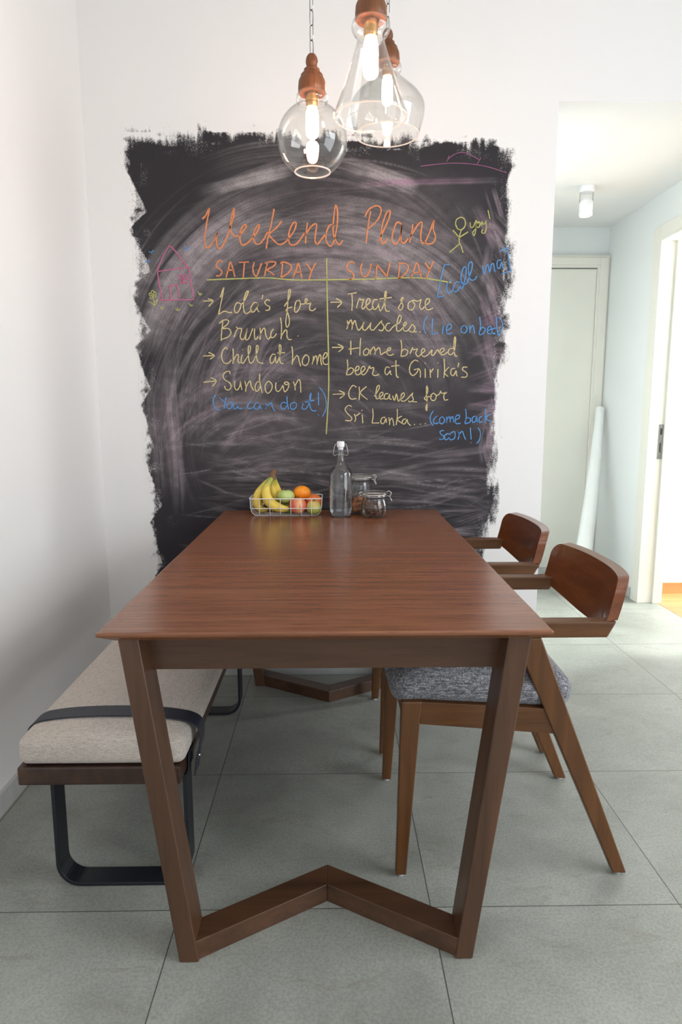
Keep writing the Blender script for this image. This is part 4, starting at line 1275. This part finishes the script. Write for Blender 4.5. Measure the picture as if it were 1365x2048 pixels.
def jar(label, cx, cy, body, lid_r, zl, rot):
    t = thing('glass_jar', label, 'jar', (cx, cy, ZT), 'clip-top jars on the table')
    MB().lathe(shade(body, .0028), (cx, cy, ZT), 48).build('glass_body', M['glass'], t)
    ld = MB().lathe([(.0005, zl + .004), (lid_r - .008, zl + .004), (lid_r, zl + .002), (lid_r + .001, zl + .008), (lid_r - .002, zl + .013), (lid_r - .010, zl + .0165), (.0005, zl + .0175)], (cx, cy, ZT), 48).build('lid', M['glass'], t)
    MB().lathe([(lid_r - .008, zl - .001), (lid_r - .001, zl - .001), (lid_r, zl + .0006), (lid_r - .001, zl + .002), (lid_r - .008, zl + .002), (lid_r - .008, zl - .001)], (cx, cy, ZT), 48).build('gasket', M['gasket'], ld)
    w = MB()
    for zz, rr in ((zl - .006, lid_r + .0005), (zl + .009, lid_r + .0022)):
        w.tube([(cx + rr * math.cos(2 * PI * k / 32), cy + rr * math.sin(2 * PI * k / 32), ZT + zz) for k in range(32)], .0011, 6, True)

    def P(a, r, z):
        a = math.radians(a) + rot
        return (cx + r * math.cos(a), cy + r * math.sin(a), ZT + z)
    R_ = lid_r + .001
    # latch
    w.tube(catmull([P(-9, R_, zl + .009), P(-9, R_ + .012, zl + .012), P(-8, R_ + .019, zl + .004), P(-6, R_ + .014, zl - .010), P(-5, R_ + .021, zl - .026)], 5), .0012, 6)
    w.tube(catmull([P(9, R_, zl + .009), P(9, R_ + .012, zl + .012), P(8, R_ + .019, zl + .004), P(6, R_ + .014, zl - .010), P(5, R_ + .021, zl - .026)], 5), .0012, 6)
    w.tube([P(-5, R_ + .021, zl - .026), P(5, R_ + .021, zl - .026)], .0012, 6)
    w.tube([P(-8, R_ + .003, zl - .006), P(-8, R_ + .014, zl - .009), P(8, R_ + .014, zl - .009), P(8, R_ + .003, zl - .006)], .0012, 6)
    # hinge
    w.tube(catmull([P(172, R_, zl - .006), P(172, R_ + .008, zl - .002), P(172, R_ + .010, zl + .006), P(174, R_, zl + .010)], 4), .0012, 6)
    w.tube(catmull([P(188, R_, zl - .006), P(188, R_ + .008, zl - .002), P(188, R_ + .010, zl + .006), P(186, R_, zl + .010)], 4), .0012, 6)
    w.build('wire_clasp', M['steel'], t)
    return t


jar('tall clip-top glass jar of nuts standing behind the water bottle', .118, 2.745,
    [(.0005, .004), (.036, .0015), (.0435, .004), (.0475, .012), (.0485, .03), (.0485, .100), (.0475, .118), (.0440, .130), (.0425, .136), (.0445, .140), (.0460, .144), (.0450, .149)], .0465, .151, math.radians(-20))
jar('short round clip-top glass jar of brown flakes, right of the bottle', .170, 2.650,
    [(.0005, .004), (.038, .0015), (.0470, .005), (.0525, .016), (.0545, .034), (.0530, .052), (.0480, .068), (.0455, .076), (.0465, .082), (.0490, .086), (.0480, .090)], .0490, .092, math.radians(2))


def heap(name, label, cat, cx, cy, rad, z0, h, size, m, count, seed, flat=1.0):
    rg = random.Random(seed)
    mb = MB()
    for _ in range(count):
        for _t in range(20):
            x, y = rg.uniform(-1, 1), rg.uniform(-1, 1)
            if x * x + y * y < 1:
                break
        zz = z0 + size + rg.random() * (h - size) * (1 - .35 * (x * x + y * y))
        s = size * rg.uniform(.7, 1.2)
        R3 = Matrix.Rotation(rg.uniform(0, 6), 3, 'Z') @ Matrix.Rotation(rg.uniform(0, 3), 3, 'X')
        vs = []
        for d in ((1, 0, 0), (-1, 0, 0), (0, 1, 0), (0, -1, 0), (0, 0, 1), (0, 0, -1)):
            v = R3 @ Vector((d[0] * s * rg.uniform(.8, 1.2), d[1] * s * rg.uniform(.6, 1.1), d[2] * s * flat * rg.uniform(.6, 1.1)))
            vs.append((cx + x * (rad - size) + v.x, cy + y * (rad - size) + v.y, ZT + zz + v.z))
        mb.add(vs, [(0, 2, 4), (2, 1, 4), (1, 3, 4), (3, 0, 4), (2, 0, 5), (1, 2, 5), (3, 1, 5), (0, 3, 5)])
    o = mb.build(name, m, None, origin=(cx, cy, ZT + z0))
    return tag(o, label, cat, kind='stuff')


M['nuts'] = plain('roasted_nuts', srgb(176, 110, 52), 0.6, bscale=60, vary=0.45)
M['flakes'] = plain('brown_flakes', srgb(96, 58, 38), 0.7, bscale=90, vary=0.5)
heap('nuts', 'golden brown nuts filling the lower part of the tall glass jar', 'nuts', .118, 2.745, .0435, .005, .066, .0085, M['nuts'], 260, 3)
heap('flakes', 'dark brown dried flakes inside the short round glass jar', 'dried food', .170, 2.650, .0445, .006, .060, .0080, M['flakes'], 320, 4, .35)

for o in bpy.data.objects:
    if o.parent is None and o.get('category') in ('basket', 'bananas', 'fruit', 'bottle', 'jar', 'nuts', 'dried food'):
        o.location.y -= .022

# ---------------------------------------------------------------- hall: rolled paper and ceiling spotlight
A, B = Vector((1.845, 4.575, 1.185)), Vector((1.565, 4.08, .003))
ax = (A - B).normalized()
sx = ax.cross(Vector((0, 1, 0))).normalized()
sy = ax.cross(sx)
rings = []
for i in range(13):
    t = i / 12
    c = B.lerp(A, t) + Vector((.012, 0, 0)) * math.sin(t * PI) - Vector((0, 0, .0))
    r = .062 + (.030 - .062) * min(1, t * 1.05)
    ring = []
    for k in range(41):
        a = 2.35 * PI * k / 40 + 1.0
        rr = r * (1 - .10 * k / 40)
        ring.append(c + rr * (math.cos(a) * sx + math.sin(a) * sy))
    for k in range(40, -1, -1):
        a = 2.35 * PI * k / 40 + 1.0
        rr = r * (1 - .10 * k / 40) - .0025
        ring.append(c + rr * (math.cos(a) * sx + math.sin(a) * sy))
    rings.append([tuple(p) for p in ring])
rings[0] = [(x, y, max(z, .002)) for x, y, z in rings[0]]
ro = MB().loft(rings, True, True, True).build('paper_roll', M['paper'], None, origin=(1.565, 4.08, 0))
tag(ro, 'tall roll of white paper leaning in the hall corner by the cream door', 'paper roll')

sl = thing('ceiling_spotlight', 'small white spotlight on the hall ceiling', 'lamp', (1.415, 3.86, HZ))
MB().lathe([(0, HZ - .001), (.040, HZ - .001), (.041, HZ - .005), (.041, HZ - .030), (.038, HZ - .034), (0, HZ - .034)], (1.415, 3.86, 0), 32).build('mounting_base', M['white_plastic'], sl)
for xb in (1.376, 1.448):
    MB().box((xb, 3.855, HZ - .090), (xb + .004, 3.865, HZ - .032)).build('bracket', M['steel'], sl, bevel=.001)
MB().lathe([(0, HZ - .060), (.020, HZ - .062), (.026, HZ - .070), (.034, HZ - .080), (.036, HZ - .085), (.036, HZ - .128), (.033, HZ - .130), (.033, HZ - .134), (.036, HZ - .136), (.036, HZ - .156), (.031, HZ - .158), (.028, HZ - .150), (0, HZ - .146)], (1.414, 3.86, 0), 32).build('lamp_head', M['white_plastic'], sl)
